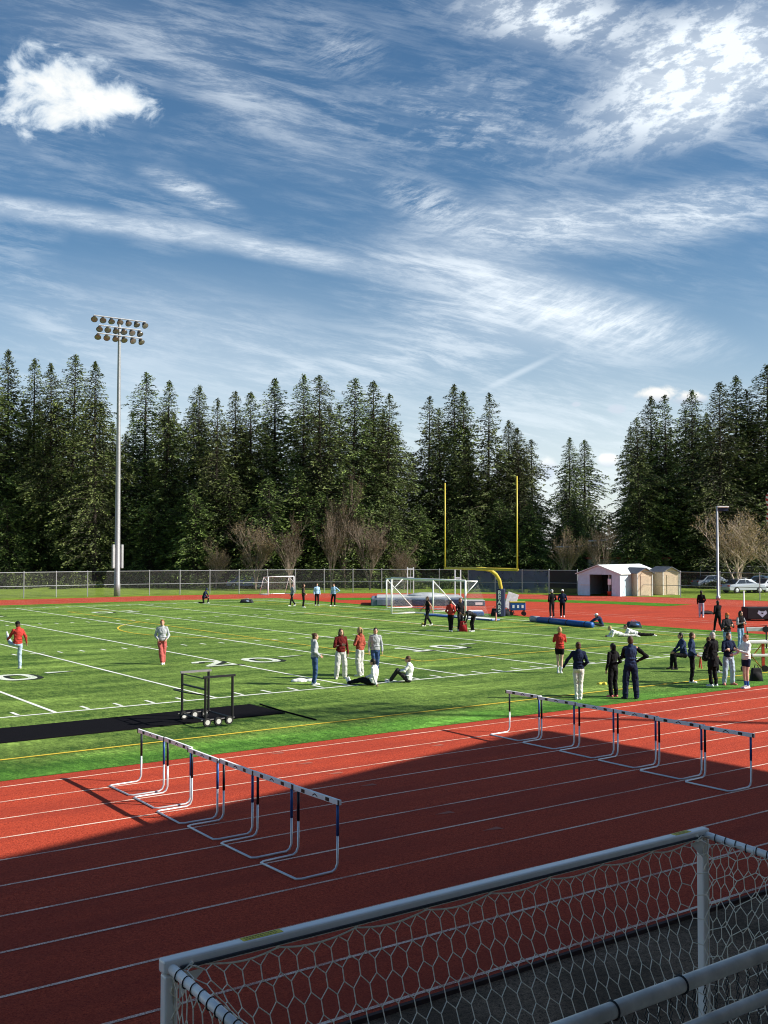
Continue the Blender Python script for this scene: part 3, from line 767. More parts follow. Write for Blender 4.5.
gC = soccer_goal((pc.x, pc.y, 0), pc.y*d1_.x/d1_.y-pc.x, 1.75, -1, 'small white goal on the grass strip behind the far track', depth_top=.9, back=1.7, r=.05)
gC.rotation_euler = (0, 0, R(-90))

# ------------------------------------------------------------------ vault pits, mats, standards
MATC = mat('grey_blue_vinyl', (.16, .20, .27), .45, var=.45, scale=1.2, bump=.5, bscale=3)
MATB = mat('dark_blue_vinyl', (.02, .035, .09), .45, var=.5, scale=1.5, bump=.5, bscale=3)
SILV = mat('silver_cover', (.48, .50, .52), .45, var=.3, scale=1.5, bump=.5, bscale=3)
def facing_box(name, x0, x1, ybase, ytop, dep, m, label, cat, yaw=0.0, bevel=.08, extra=None):
    d = depth(ybase); xc = (x0+x1)/2; p = at(xc, d+dep/2)
    w_ = (x1-x0)/F*d; h_ = (ybase-ytop)/F*(d)
    r = empty(name, p, -YAW+yaw, label, cat)
    b = MB(); nx_ = 10
    b.box((0, 0, h_/2), (w_, dep, h_)); o = b.build('body', m, r, bevel=min(bevel, h_*.3))
    return r, w_, h_, d
r_, w_, h_, d_ = facing_box('vault_pit', 370, 462, 606, 598.5, 5.0, MATC, 'big grey and blue landing pit under a silver cover behind the soccer goals', 'landing mat')
MB().box((.2, 0, h_+.06), (w_*.94, 4.4, .12)).build('cover', SILV, r_, bevel=.05)
for k in range(5): MB().box((-w_/2+w_*(k+.75)/5.2, -2.53, h_*.5), (w_/6.2, .06, h_*.8)).build('side_cushion', MATB if k > 0 else MATC, r_, bevel=.03)
hump = MB().ell((w_*.12, 0, h_+.1), (1.6, 1.5, .28)).build('cover_bulge', SILV, r_, True)
r_, w_, h_, d_ = facing_box('front_pad', 462, 484, 606, 601, 1.6, MATB, 'blue vaulting pad with a white shield beside the goalpost base', 'mat')
MB().box((w_*.22, -.805, h_*.5), (.55, .01, h_*.5)).build('shield_mark', WHITE, r_)
MB().box((0, 0, h_+.02), (w_, 1.6, .04)).build('top_panel', SILV, r_)
r_, w_, h_, d_ = facing_box('stacked_pad', 468, 483, 616, 611.5, 1.2, BLUEP, 'small bright blue pad lying between the soccer goal and the goalpost', 'mat')
MB().box((0, 0, h_+.02), (w_*.9, 1.0, .05)).build('top_panel', WHITE, r_)
def standard(x0, x1, ybase, ytop, label):
    d = depth(ybase); s_ = (x1-x0)/F*d; r = empty('vault_standard', at((x0+x1)/2, d), -YAW, label, 'standard'); H = ztop(ytop, d)
    for s in (-1, 1): MB().box((s*s_/2, 0, H/2+.1), (.09, .09, H+.2-.2)).build('post', WHITE, r)
    f = MB()
    for zz in (H-.05, H-.75): f.box((0, 0, zz), (s_, .08, .10))
    f.build('rung', WHITE, r); MB().box((0, .1, .06), (s_+.7, 1.2, .12)).build('base', GALV, r)
standard(407.5, 413.5, 601.5, 568.5, 'left white vaulting standard with two rungs, rising behind the goals')
standard(455, 460.5, 604, 568.5, 'right white vaulting standard with two rungs, rising behind the goals')

# rolled mat (blue tube) on the turf edge
pa_ = G(534, 618.5, .2); pb_ = G(592, 624.5, .2)
mr = empty('rolled_mat', (pa_.x, pa_.y, .0), 0, 'long blue rolled mat lying on the turf edge beside the red zone', 'rolled mat')
dv = pb_-pa_; MB().tube([Vector((0, 0, .17)), Vector((dv.x, dv.y, .17))], .17, 14).build('roll', BLUEP, mr, True)
MB().tube([Vector((0, 0, .18))-dv.normalized()*.25, Vector((0, 0, .18))+dv.normalized()*.5], .18, 14).build('end_wrap', mat('grey_wrap', (.3, .33, .38), .6), mr, True)
for f_ in (.3, .6, .9): MB().tube([Vector((dv.x*f_, dv.y*f_, .17)), Vector((dv.x*f_, dv.y*f_, .17))+dv.normalized()*.08], .176, 14).build('strap', BLACK, mr, True)
# blue-white long pad in front of the goal base
pa_ = G(428, 615.5); pb_ = G(496, 621); fm_ = MB()
pm = empty('flat_mat', (pa_.x, pa_.y, 0), math.atan2(pb_.y-pa_.y, pb_.x-pa_.x), 'long thin blue and white mat lying along the turf towards the goalpost base', 'mat')
Lm = (pb_-pa_).length; MB().box((Lm/2, 0, .06), (Lm, .7, .09)).build('pad', BLUEP, pm, bevel=.03)
MB().box((Lm*.72, -.1, .115), (Lm*.5, .5, .02)).build('white_panel', WHITE, pm)
MB().tube([(Lm, 0, 0), (Lm, 0, .5)], .05, 6).build('end_marker', mat('pink_cap', (.5, .2, .16), .6), pm)

# carts near the goalpost
def crate_cart(x, y, w_, label, blue=True):
    d = depth(y); p = at(x, d); r = empty('equipment_cart', p, -YAW, label, 'cart')
    MB().box((0, 0, .62), (w_, .7, .5)).build('bin', BLUEP if blue else SILV, r, bevel=.03)
    MB().box((0, 0, .90), (w_*1.02, .72, .06)).build('lid', YEL if blue else WHITE, r, bevel=.01)
    for k in range(3): MB().box((-w_*.3+k*w_*.3, -.355, .62), (w_*.14, .01, .2)).build('label_patch', WHITE, r)
    for sx_ in (-1, 1):
        for sy_ in (-1, 1): MB().lathe((sx_*w_*.42, sy_*.28, .14), [(.13, -.03), (.14, 0), (.13, .03)], 12, (0, 1, 0)).build('wheel', BLACK, r)
    fr = MB()
    for sx_ in (-1, 1): fr.box((sx_*w_*.42, 0, .32), (.05, .6, .12))
    fr.build('frame', BLACK, r)
crate_cart(517, 615.5, 1.0, 'blue equipment cart with yellow lid just right of the goalpost')
d = depth(613.5); p = at(509.5, d)
r = empty('leaning_board', p, -YAW, 'pale grey board leaning between the goalpost and the blue cart', 'board')
MB().box((.1, 0, .85), (.75, .05, 1.15), Matrix.Rotation(R(18), 3, 'Y') @ Matrix.Rotation(R(-12), 3, 'X')).build('panel', mat('pale_board', (.52, .54, .55), .6), r, bevel=.02)
MB().tube([(-.25, -.1, .0), (-.05, 0, .4)], .03, 6).tube([(.3, -.1, .0), (.1, 0, .4)], .03, 6).build('feet', BLACK, r)
def bag(x, y, w_, h_, col, label, seed=0, name='sports_bag', cat='bag', col2=None):
    d = depth(y); rn = random.Random(seed); p = at(x, d); r = empty(name, p, -YAW+rn.uniform(-.3, .3), label, cat)
    m = mat(f'fabric_{name}', col, .85, var=.3, scale=10)
    b = MB()
    b.box((0, 0, h_*.46), (w_, w_*.5, h_*.92), taper=.72).ell((0, -w_*.2, h_*.35), (w_*.36, w_*.16, h_*.28))
    o = b.build('body', m, r, True); rm_ = o.modifiers.new('m', 'REMESH'); rm_.mode = 'VOXEL'; rm_.voxel_size = .02; rm_.use_smooth_shade = True; sm2 = o.modifiers.new('s', 'SMOOTH'); sm2.factor = .6; sm2.iterations = 6
    st = MB().tube([(-w_*.25, -.02, h_*.75), (-w_*.1, 0, h_*1.12), (w_*.1, 0, h_*1.12), (w_*.25, -.02, h_*.75)], .014, 6).build('strap', mat('strap', col2 or (.02, .02, .02), .7), r, True)
    if col2: MB().ell((w_*.1, -w_*.2, h_*.4), (w_*.2, w_*.14, h_*.25)).build('pocket', mat('pocket', col2, .8), r, True)
    return r
bag(495, 616, .6, .55, (.014, .014, .018), 'black bag standing against the left side of the goalpost base', 1)
bag(506, 616, .5, .5, (.016, .016, .02), 'low black bag on the ground right of the goalpost base', 2)
bag(463, 631.5, .45, .62, (.32, .015, .02), 'dark red bag on the turf between two people in black', 3)
bag(247, 602.8, 1.1, .32, (.02, .022, .03), 'dark and pale blue bag lying alone on the far turf', 4, col2=(.35, .45, .6))
bag(754.5, 680.5, .42, .48, (.013, .013, .016), 'black backpack on the turf behind the bare-legged athlete in white', 5)
bag(633, 627.5, .85, .38, (.02, .03, .06), 'dark bag with bright blue top at the far turf edge', 6, col2=(.05, .2, .5))
bag(706, 614.0, .9, .22, (.02, .02, .022), 'flat black bag lying on the red zone by the standing pair', 7)
# white clothing heap & yellow cloth
def heap(x, y, w_, h_, col, label, seed, cat='clothing'):
    p = at(x, depth(y)); rn = random.Random(seed); r = MB()
    for k in range(9):
        a_ = rn.uniform(0, 6.28); q = rn.uniform(0, .36)*w_; r.ell((q*math.cos(a_)*1.1, q*math.sin(a_)*.8, h_*.3), (w_*rn.uniform(.14, .26), w_*rn.uniform(.10, .2), h_*rn.uniform(.35, .7)), n=10, m=6)
    o = r.build('clothing_heap', mat('cloth_'+str(seed), col, .9, var=.15), None, True); o.location = p; o.rotation_euler = (0, 0, -YAW)
    m_ = o.modifiers.new('m', 'REMESH'); m_.mode = 'VOXEL'; m_.voxel_size = .02; m_.use_smooth_shade = True
    tag(o, label, cat)
heap(302, 681.5, .78, .13, (.75, .76, .74), 'pile of white clothing on the turf left of the standing athletes', 11)
heap(601.5, 684, .42, .10, (.75, .62, .08), 'small yellow bib dropped on the turf behind the athlete in navy and white', 12, 'bib')
# goalpost-side ball
tag(MB().ell((0, 0, .11), (.11, .11, .11)).build('ball', YEL, None, True), 'small yellow ball on the turf at the feet of the walker in black', 'ball').location = at(422.8, depth(626.3))

# ------------------------------------------------------------------ black emblem box, white pole, barrier frame, bench on the right
d = depth(621); p = at(756.5, d+.6); r = empty('covered_cart', p, -YAW, 'long black covered box with pale emblem standing on the red zone', 'covered cart')
wB = 27/F*d; hB = 12.0/F*d
MB().box((.3, 0, hB*.5+.10), (wB+.6, 1.1, hB)).build('cover', mat('black_vinyl', (.010, .011, .016), .6, var=.3, scale=3, bump=.4, bscale=4), r, bevel=.05)
e = MB(); zc = hB*.52+.08
e.quad([(-.22+.1, -.556, zc+.20), (-.30+.1, -.556, zc+.02), (.0+.1, -.556, zc-.24), (.30+.1, -.556, zc+.02), (.22+.1, -.556, zc+.20), (.08+.1, -.556, zc+.13), (-.08+.1, -.556, zc+.13)])
e.build('emblem', mat('emblem_pale', (.42, .52, .66), .6), r)
e = MB()
e.quad([(.02, -.559, zc+.06), (.18, -.559, zc+.06), (.15, -.559, zc-.03), (.05, -.559, zc-.03)]); e.build('emblem_dark', mat('black_vinyl', (.010, .011, .016)), r)
for sx_ in (-.4, .4): MB().box((sx_*wB, 0, .06), (.2, .8, .12)).build('skid', BLACK, r)
d = depth(613); tag(MB().lathe((0, 0, 0), [(.14, 0), (.05, .05), (.045, 1.42)], 8).build('marker_pole', WHITE, None, True), 'short white pole rising behind the black covered box', 'pole').location = at(743, d+3)
# barrier: orange-red legs with white boards
def frame_stand():
    dg = depth(671); p = at(761.5, dg); r = empty('steeple_barrier', p, -YAW, 'orange-legged barrier with white boards at the right edge', 'barrier')
    s_ = dg/F
    MB().box((0, 0, 14*s_+.05), (.09, .09, 28*s_)).build('leg', RED, r)
    MB().tube([(-.05, 0, .12), (-20*s_*.85, 0, 22*s_)], .02, 6).build('brace', mat('rust_orange', (.5, .2, .03), .6), r); MB().tube([(-20*s_, 0, .12), (-2*s_, 0, 26*s_)], .02, 6).build('brace', mat('rust_orange', (.5, .2, .03), .6), r)
    MB().box((-6*s_, 0, 29.4*s_), (22*s_, .3, .10)).build('board', WHITE, r, bevel=.02)
    MB().box((2*s_, 0, 16.2*s_), (27*s_, .12, .10)).build('lower_board', WHITE, r, bevel=.02)
    MB().box((-20*s_, 0, 14*s_), (.08, .08, 28*s_)).build('leg', RED, r)
    MB().lathe((.03, -.1, .12), [(.11, -.05), (.12, 0), (.11, .05)], 12, (0, 1, 0)).build('wheel', BLACK, r); MB().lathe((-20*s_, -.1, .12), [(.11, -.05), (.12, 0), (.11, .05)], 12, (0, 1, 0)).build('wheel', BLACK, r)
    d2 = depth(649); p = at(765, d2); s_ = d2/F
    r2 = empty('hurdle_trolley', p, -YAW, 'dark trolley frame holding a white board behind the orange-legged barrier', 'trolley')
    MB().tube([(0, 0, .04), (0, 0, 24*s_)], .03, 6).build('post', BLACK, r2)
    MB().tube([(-19*s_, 0, .04), (-19*s_, 0, 22*s_)], .03, 6).build('post', BLACK, r2)
    MB().box((-10*s_, 0, 20*s_), (20*s_, .1, 4.2*s_)).build('board', mat('pale_board', (.52, .54, .55)), r2, bevel=.02)
    MB().lathe((-1*s_, -.06, 20*s_), [(.13, -.03), (.14, 0), (.13, .03)], 12, (0, 1, 0)).build('wheel', BLACK, r2)
    MB().tube([(-19*s_, 0, 22.5*s_), (0, 0, 24*s_)], .03, 6).build('top_bar', RED, r2)
frame_stand()
def bench(x0, x1, y, seat, label):
    d = depth(y); s_ = d/F; w_ = (x1-x0)*s_; r = empty('bench', at((x0+x1)/2, d), -YAW, label, 'bench')
    MB().box((0, 0, seat), (w_, .30, .05)).build('seat', mat('bench_top', (.6, .6, .6), .4, .3), r, bevel=.01)
    for s in (-1, 1):
        MB().tube([(s*w_*.38, -.16, 0), (s*w_*.38, 0, seat-.04), (s*w_*.38, .16, 0)], .025, 6).build('leg', RED, r)
bench(670, 703, 668, .47, 'low bench with silver seat and red legs under the seated athlete')
# flag pole with flag at right edge
d = 112; fp = at(776, d); r = empty('flagpole', fp, -YAW, 'flagpole with striped flag hanging at the right picture edge', 'flagpole')
MB().lathe((0, 0, 0), [(.1, 0), (.05, 12.5)], 10).ell((0, 0, 12.6), (.1, .1, .1)).build('pole', WHITE, r, True)
m, n, b = newmat('striped_flag'); o_ = n.obj(); x_, y_, z_ = n.sep(o_)[0:3]
s1 = n.m('LESS_THAN', n.m('FRACT', n.m('DIVIDE', n.add(z_, n.mul(x_, .55)), .50)), .5)
n.set(b.inputs['Base Color'], n.mix(s1, (.75, .72, .70), (.55, .03, .03))); b.inputs['Roughness'].default_value = .7
fl = MB(); NX, NZ = 14, 18
for i in range(NX):
    for j in range(NZ):
        def fpnt(i, j):
            u = i/NX; v = j/NZ; return (-.05-u*(.92-.3*abs(v-.55)+.15*math.sin(v*9)), .16*math.sin(u*7+v*3), ztop(488, d)-v*3.3-u*.5)
        fl.quad([fpnt(i, j), fpnt(i+1, j), fpnt(i+1, j+1), fpnt(i, j+1)])
fo = fl.build('flag', m, r, True); sm_ = fo.modifiers.new('t', 'SOLIDIFY'); sm_.thickness = .01

# lamp pole
d = 92; lp = at(717.3, d); r = empty('street_lamp', lp, -YAW, 'grey lamp pole with short box arm beside the bare tree', 'street lamp'); H = ztop(506, d)
MB().lathe((0, 0, 0), [(.2, 0), (.2, .3), (.11, .35), (.085, H)], 10).build('pole', GALV, r, True)
MB().box((.52, 0, H-.08), (.95, .34, .12)).build('lamp_head', WHITE, r, bevel=.03)
MB().box((.55, 0, H-.30), (.85, .05, .28)).build('lamp_underside', PADM, r)  # dark blue lower part of the lamp head

# ------------------------------------------------------------------ sheds
SHW = mat('white_siding', (.58, .74, .84), .6, var=.1, scale=2); TAN = mat('tan_siding', (.66, .52, .38), .75, var=.1, scale=3); GRF = mat('grey_shingle', (.13, .14, .16), .8, var=.3, scale=12)
TRIM = mat('white_trim', (.7, .7, .68), .5)
def shed(name, x0, x1, ybase_d, wall, gap, depth_, m, roofm, label, opening=None, yaw=0.0, ridge='y'):
    d = ybase_d; s_ = d/F; w_ = (x1-x0)*s_; r = empty(name, at((x0+x1)/2, d), -YAW+yaw, label, 'shed')
    h, a = wall, gap; t = .1; D = depth_
    wl = MB()
    if opening:
        o0, o1, oh = opening
        wl.box(((-w_/2+o0)/2, 0, h/2), (o0+w_/2, t, h)); wl.box(((w_/2+o1)/2, 0, h/2), (w_/2-o1, t, h)); wl.box(((o0+o1)/2, 0, (h+oh)/2), (o1-o0, t, h-oh))
    else: wl.box((0, 0, h/2), (w_, t, h))
    wl.quad([(-w_/2, -t/2, h), (w_/2, -t/2, h), (0, -t/2, h+a)]); wl.quad([(-w_/2, D, h), (w_/2, D, h), (0, D, h+a)])
    wl.box((-w_/2+t/2, D/2, h/2), (t, D-t, h)); wl.box((w_/2-t/2, D/2, h/2), (t, D-t, h)); wl.box((0, D-t/2, h/2), (w_-2*t, t, h))
    wl.build('wall', m, r)
    ov = .18; rf = MB()
    for s in (-1, 1):
        L_ = math.hypot(w_/2+ov, a*(w_/2+ov)/(w_/2)); an = math.atan2(a, w_/2)
        rf.box((s*(w_/2+ov)/2, D/2, h+a-(a*(w_/2+ov)/(w_/2))/2+.06), (L_, D+.5, .07), Matrix.Rotation(s*an, 3, 'Y'))
    rf.build('roof', roofm, r)
    return r, w_, s_
r, w_, s_ = shed('storage_shed', 575, 622, 99.5, 2.05, .78, 8.2, SHW, mat('pale_roof', (.70, .75, .76), .5, var=.08), 'white gabled storage shed with dark open doorway', opening=(-.95, 1.35, 2.0), yaw=R(-40))
MB().box((.95, .4, 1.0), (.06, .5, 1.9)).build('inner_door', TRIM, r); MB().box((1.15, -.09, 1.35), (.34, .03, .55)).build('notice', WHITE, r)
rl = MB(); rl.box((-1.45, -.07, 1.0), (.95, .03, .08)); rl.box((-1.45, -.07, 1.95), (.95, .03, .06)); rl.build('door_trim', TRIM, r)
MB().box((-.1, 3, 1.0), (1.9, .8, 1.7)).build('stored_boxes', mat('dark_store', (.03, .03, .035), .8), r)
for xx, lb in ((609, 'left small red tub in front of the white shed'), (615.5, 'right small red tub in front of the white shed')):
    o = MB().lathe((0, 0, 0), [(.16, 0), (.22, .42), (.24, .45), (.20, .44), (.16, .06)], 12).build('tub', RED, None, True); o.location = at(xx, 98.8); tag(o, lb, 'tub')
r, w_, s_ = shed('tan_shed', 636, 652.5, 99.0, 2.15, .42, 2.6, TAN, GRF, 'tan shed with grey roof next to the white storage shed', yaw=R(16))
MB().box((0, -.065, 1.0), (.9, .03, 1.85)).build('door', TAN, r, bevel=.01); MB().box((-w_/2, -.07, 1.05), (.08, .03, 2.1)).build('corner_trim', TRIM, r); MB().box((w_/2, -.07, 1.05), (.08, .03, 2.1)).build('corner_trim', TRIM, r)
r, w_, s_ = shed('tan_shed', 661.5, 679, 101.5, 2.2, .42, 2.6, TAN, GRF, 'right tan shed with grey roof, beside the open fence', yaw=R(14))
MB().box((0, -.065, 1.0), (.9, .03, 1.85)).build('door', TAN, r, bevel=.01)
for s in (-1, 1): MB().box((s*w_/2, -.07, 1.1), (.08, .03, 2.2)).build('corner_trim', TRIM, r)
r = empty('drinks_machine', at(656, 104), -YAW, 'red and white dispenser standing between the two tan sheds', 'dispenser')
MB().box((0, 0, .9), (.55, .5, 1.8)).build('cabinet', WHITE, r, bevel=.03); MB().box((0, -.26, 1.25), (.4, .02, .35)).build('panel', RED, r)
MB().box((0, -.26, .5), (.4, .02, .4)).build('lower_panel', BLACK, r)
# low red-roofed building and a pale one far behind
r = empty('far_building', at(622, 128), -YAW, 'low building with rusty red roof behind the white shed', 'building')
MB().box((0, 0, 1.6), (9.5, 7, 3.2)).build('wall', STM, r); MB().extr([(-5, -3.8), (5, -3.8), (5, 3.8), (-5, 3.8)], 3.2, 3.42).build('roof', mat('rusty_roof', (.28, .07, .05), .7), r)
for k in range(4): MB().box((-3.6+k*2.4, -3.51, 1.8), (1.1, .04, 1.0)).build('window', mat('dark_glass', (.02, .025, .03), .15), r)
# wooden utility frame with pipes (white bars seen left of the shed)
r = empty('pipe_frame', at(592, 125), -YAW, 'pale horizontal pipe on poles above the fence behind the white shed', 'pipe frame')
s_ = 125/F
for zz, x0, x1 in ((ztop(546, 125), -36, 12), (ztop(540, 125), -4, 38)): MB().tube([(x0*s_, 0, zz-.15), (x1*s_, 0, zz+.1)], .12, 6).build('pipe', GALV, r)
for x in (-30, 0, 36): MB().tube([(x*s_, .2, 0), (x*s_, .2, ztop(539, 125))], .14, 6).build('pole', mat('old_wood', (.13, .10, .08), .9), r)

# ------------------------------------------------------------------ cars
def car_proto(col, name):
    r = empty('parked_car', (0, 0, 0))
    prof = [(-2.2, .30), (-2.25, .62), (-2.1, .86), (-1.55, .93), (-1.0, 1.38), (-.2, 1.45), (.55, 1.38), (1.15, .98), (2.0, .84), (2.22, .62), (2.22, .30)]
    bmv = MB(); W = .86; n_ = len(prof)
    for s in (-1, 1):
        bmv.v += [(x, s*(W - (.16 if z > 1.1 else .05 if z > .8 else 0)), z) for x, z in prof]
    bmv.f.append(tuple(range(n_))); bmv.f.append(tuple(range(2*n_-1, n_-1, -1)))
    for k in range(n_): bmv.f.append((k, n_+k, n_+(k+1) % n_, (k+1) % n_))
    m, n, b = newmat('car_paint_'+name); b.inputs['Base Color'].default_value = (*col, 1); b.inputs['Metallic'].default_value = .3; b.inputs['Roughness'].default_value = .25; b.inputs['Coat Weight'].default_value = .6
    body = bmv.build('body', m, r, bevel=.05)
    gl = mat('car_glass', (.02, .03, .04), .06, var=.05, spec=.8)
    for s in (-1, 1):
        MB().quad([(-1.30, s*.815, .98), (-.93, s*.715, 1.33), (-.25, s*.712, 1.38), (-.25, s*.815, .98)]).build('window', gl, r)
        MB().quad([(-.18, s*.815, .98), (-.18, s*.712, 1.38), (.50, s*.715, 1.32), (.98, s*.815, .98)]).build('window', gl, r)
    MB().quad([(.60, -.66, 1.375), (.60, .66, 1.375), (1.13, .74, 1.01), (1.13, -.74, 1.01)]).build('windscreen', gl, r)
    MB().quad([(-1.04, -.66, 1.375), (-1.04, .66, 1.375), (-1.54, .74, .965), (-1.54, -.74, .965)]).build('rear_window', gl, r)
    for x in (-1.38, 1.38):
        for s in (-1, 1):
            wl = MB().lathe((x, s*.80, .33), [(.18, -.10), (.31, -.10), (.33, 0), (.31, .10), (.18, .10)], 16, (0, 1, 0)).build('wheel', mat('tyre', (.02, .02, .02), .8), r)
            MB().lathe((x, s*.82, .33), [(.20, -.10), (.19, .10), (.05, .12)] if s > 0 else [(.05, -.12), (.19, -.10), (.20, .10)], 12, (0, 1, 0)).build('rim', ALU, wl)
    for s in (-1, 1):
        MB().box((2.17, s*.62, .68), (.12, .34, .14)).build('headlight', WHITE, r); MB().box((-2.17, s*.62, .74), (.10, .30, .14)).build('tail_light', RED, r)
    return r
cars = [(742, 106, 'silver', (.42, .46, .52), 20, 'pale silver car parked nearest behind the right chain link fence'),
        (762, 118, 'blue', (.22, .34, .50), -15, 'light blue car parked at the right edge behind the silver car'),
        (712, 120, 'grey', (.30, .34, .40), 12, 'grey-blue car parked left of the bare tree trunk'),
        (247, 118, 'navy', (.06, .10, .18), 5, 'dark blue car parked beyond the fence on the left'),
        (770, 108, 'silvertwo', (.5, .52, .56), 24, 'silver car cut by the right picture edge')]
for x, d, nm, col, yaw, lab in cars:
    c = car_proto(col, nm); c.location = at(x, d); c.rotation_euler = (0, 0, -YAW+R(yaw)); tag(c, lab, 'car', 'cars parked beyond the fence')

# ------------------------------------------------------------------ trees
BARK = mat('conifer_bark', (.035, .027, .022), .9, var=.4, scale=3, bump=.6, bscale=10)
def leaf_mat(name, lo, hi, scale=.45):
    m, n, b = newmat(name); o = n.obj()
    a = n.node('ShaderNodeAttribute', attribute_name='tint'); oi = n.node('ShaderNodeObjectInfo')
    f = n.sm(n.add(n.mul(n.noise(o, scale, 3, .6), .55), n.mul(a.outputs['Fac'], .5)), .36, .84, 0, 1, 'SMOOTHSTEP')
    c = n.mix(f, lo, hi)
    hs = n.node('ShaderNodeHueSaturation'); n.set(hs.inputs['Color'], c)
    n.set(hs.inputs['Value'], n.sm(oi.outputs['Random'], 0, 1, .72, 1.3, 'LINEAR')); n.set(hs.inputs['Hue'], n.sm(oi.outputs['Random'], 0, 1, .485, .512, 'LINEAR'))
    n.set(b.inputs['Base Color'], hs.outputs[0]); b.inputs['Roughness'].default_value = .65; b.inputs['Specular IOR Level'].default_value = .25
    b.inputs['Subsurface Weight'].default_value = 0
    return m
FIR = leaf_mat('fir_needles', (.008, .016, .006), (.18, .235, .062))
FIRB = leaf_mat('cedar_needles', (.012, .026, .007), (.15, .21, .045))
def quads_mesh(name, V, tint=None):
    nq = len(V)//4; me = bpy.data.meshes.new(name)
    me.vertices.add(len(V)); me.vertices.foreach_set('co', V.reshape(-1).astype(np.float32))
    me.loops.add(nq*4); me.loops.foreach_set('vertex_index', np.arange(nq*4, dtype=np.int32))
    me.polygons.add(nq); me.polygons.foreach_set('loop_start', np.arange(0, nq*4, 4, dtype=np.int32)); me.polygons.foreach_set('loop_total', np.full(nq, 4, dtype=np.int32))
    me.update(calc_edges=True)
    if tint is not None:
        at_ = me.attributes.new('tint', 'FLOAT', 'POINT'); at_.data.foreach_set('value', np.repeat(tint, 4).astype(np.float32))
    return me
def conifer_meshes(seed, H=27.0, Rb=3.6, nb=300, droop=.38, z0=.06, fill=1.0, per=46):
    rg = np.random.default_rng(seed); quads = []; tints = []
    tm = MB(); tm.lathe((0, 0, -.3), [(.42, 0), (.30, 1.5), (.22, H*.4), (.12, H*.75), (.02, H*.985)], 8)
    lean = rg.uniform(-.012, .012, 2)
    br = MB()
    # a few lobes so the outline is uneven
    lob = rg.uniform(0, 6.28, 5); la = rg.uniform(.06, .2, 5); lz = rg.uniform(1, 5, 5)
    for k in range(nb):
        t = (k+rg.uniform(0, 1))/nb; t = t**.86; z = H*(z0+(1-z0)*t); az_ = k*2.39996+rg.uniform(-.5, .5)
        prof = (min(1.0, (1-t)*1.5))**.72*(1.0 if t > .12 else .62+3.2*t)
        L = Rb*prof*(rg.uniform(.52, 1.12)+sum(la[i]*math.sin(az_+lob[i]+z/H*6.28*lz[i]) for i in range(5)))+.14+.2*rg.random()
        if rg.random() < .10*fill: L *= .45
        if rg.random() < .06: L *= 1.28
        up = .12+.55*max(0, t-.60)/.40; dv = np.array([math.cos(az_), math.sin(az_), 0.0]); sd = np.array([-dv[1], dv[0], 0.0])
        n_ = max(10, int(per*(L/Rb)**.9*(1.1 if t < .5 else 1.0)))
        s = rg.uniform(.04, 1.0, n_)**.72
        if L > 1.0: br.tube([(0, 0, z), tuple(dv*L*.5+np.array([0, 0, z+up*L*.5-droop*.25*L])), tuple(dv*L*.93+np.array([0, 0, z+up*L*.93-droop*.86*L]))], .045, 3, r2=.012, cap=False)
        c = dv[None]*(s*L)[:, None] + np.array([0, 0, z])[None]
        c[:, 2] += up*s*L - droop*s*s*L
        wid = .34*L*(1-s*.72)+.12
        off = rg.uniform(-1, 1, n_)*wid; c += sd[None]*off[:, None]; c[:, 2] += -.22*np.abs(off) + rg.normal(0, .07, n_) - rg.exponential(.10, n_)
        ln = rg.uniform(.20, .48, n_)*(.72 if t > .8 else 1.0); wd = ln*rg.uniform(.24, .46, n_)
        dirv = dv[None]*rg.uniform(.4, 1.0, n_)[:, None] + sd[None]*(np.sign(off)*rg.uniform(.2, 1.0, n_))[:, None]; dirv[:, 2] = rg.uniform(-.65, .12, n_)
        dirv /= np.linalg.norm(dirv, axis=1)[:, None]
        rv = rg.normal(0, 1, (n_, 3)); rv[:, 2] *= .6; pv = np.cross(dirv, rv); pv /= np.linalg.norm(pv, axis=1)[:, None]+1e-9
        q = np.stack([c-dirv*ln[:, None]*.5, c+pv*wd[:, None]*.5-dirv*ln[:, None]*.05, c+dirv*ln[:, None]*.5, c-pv*wd[:, None]*.5-dirv*ln[:, None]*.05], axis=1)
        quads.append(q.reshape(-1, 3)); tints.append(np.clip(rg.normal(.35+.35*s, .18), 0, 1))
    n_ = 60; zz = H*(.955+.05*rg.random(n_)); c = np.stack([rg.normal(0, .10, n_), rg.normal(0, .10, n_), zz], 1); ln = rg.uniform(.2, .4, n_)
    dirv = np.stack([rg.normal(0, .5, n_), rg.normal(0, .5, n_), rg.uniform(.4, 1, n_)], 1); dirv /= np.linalg.norm(dirv, axis=1)[:, None]
    pv = np.cross(dirv, rg.normal(0, 1, (n_, 3))); pv /= np.linalg.norm(pv, axis=1)[:, None]
    quads.append(np.stack([c-dirv*ln[:, None]*.5, c+pv*.06, c+dirv*ln[:, None]*.5, c-pv*.06], 1).reshape(-1, 3)); tints.append(np.full(n_, .5))
    tm.v += []; i0 = len(tm.v); tm.v += br.v; tm.f += [tuple(i0+a for a in f) for f in br.f]
    return tm.mesh('trunk'), quads_mesh('crown', np.concatenate(quads), np.concatenate(tints)), H
TV = [conifer_meshes(11, 27, 4.7, 370, .34, per=74), conifer_meshes(12, 27, 4.0, 340, .28, per=70), conifer_meshes(13, 27, 5.2, 380, .38, per=76), conifer_meshes(14, 27, 4.4, 270, .26, fill=2.0, per=78), conifer_meshes(15, 27, 4.9, 320, .42, fill=1.6, per=76), conifer_meshes(16, 27, 3.8, 330, .24, per=70), conifer_meshes(17, 27, 5.6, 390, .34, z0=.03, per=76)]
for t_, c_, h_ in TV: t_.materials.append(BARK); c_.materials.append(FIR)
rt = random.Random(5)
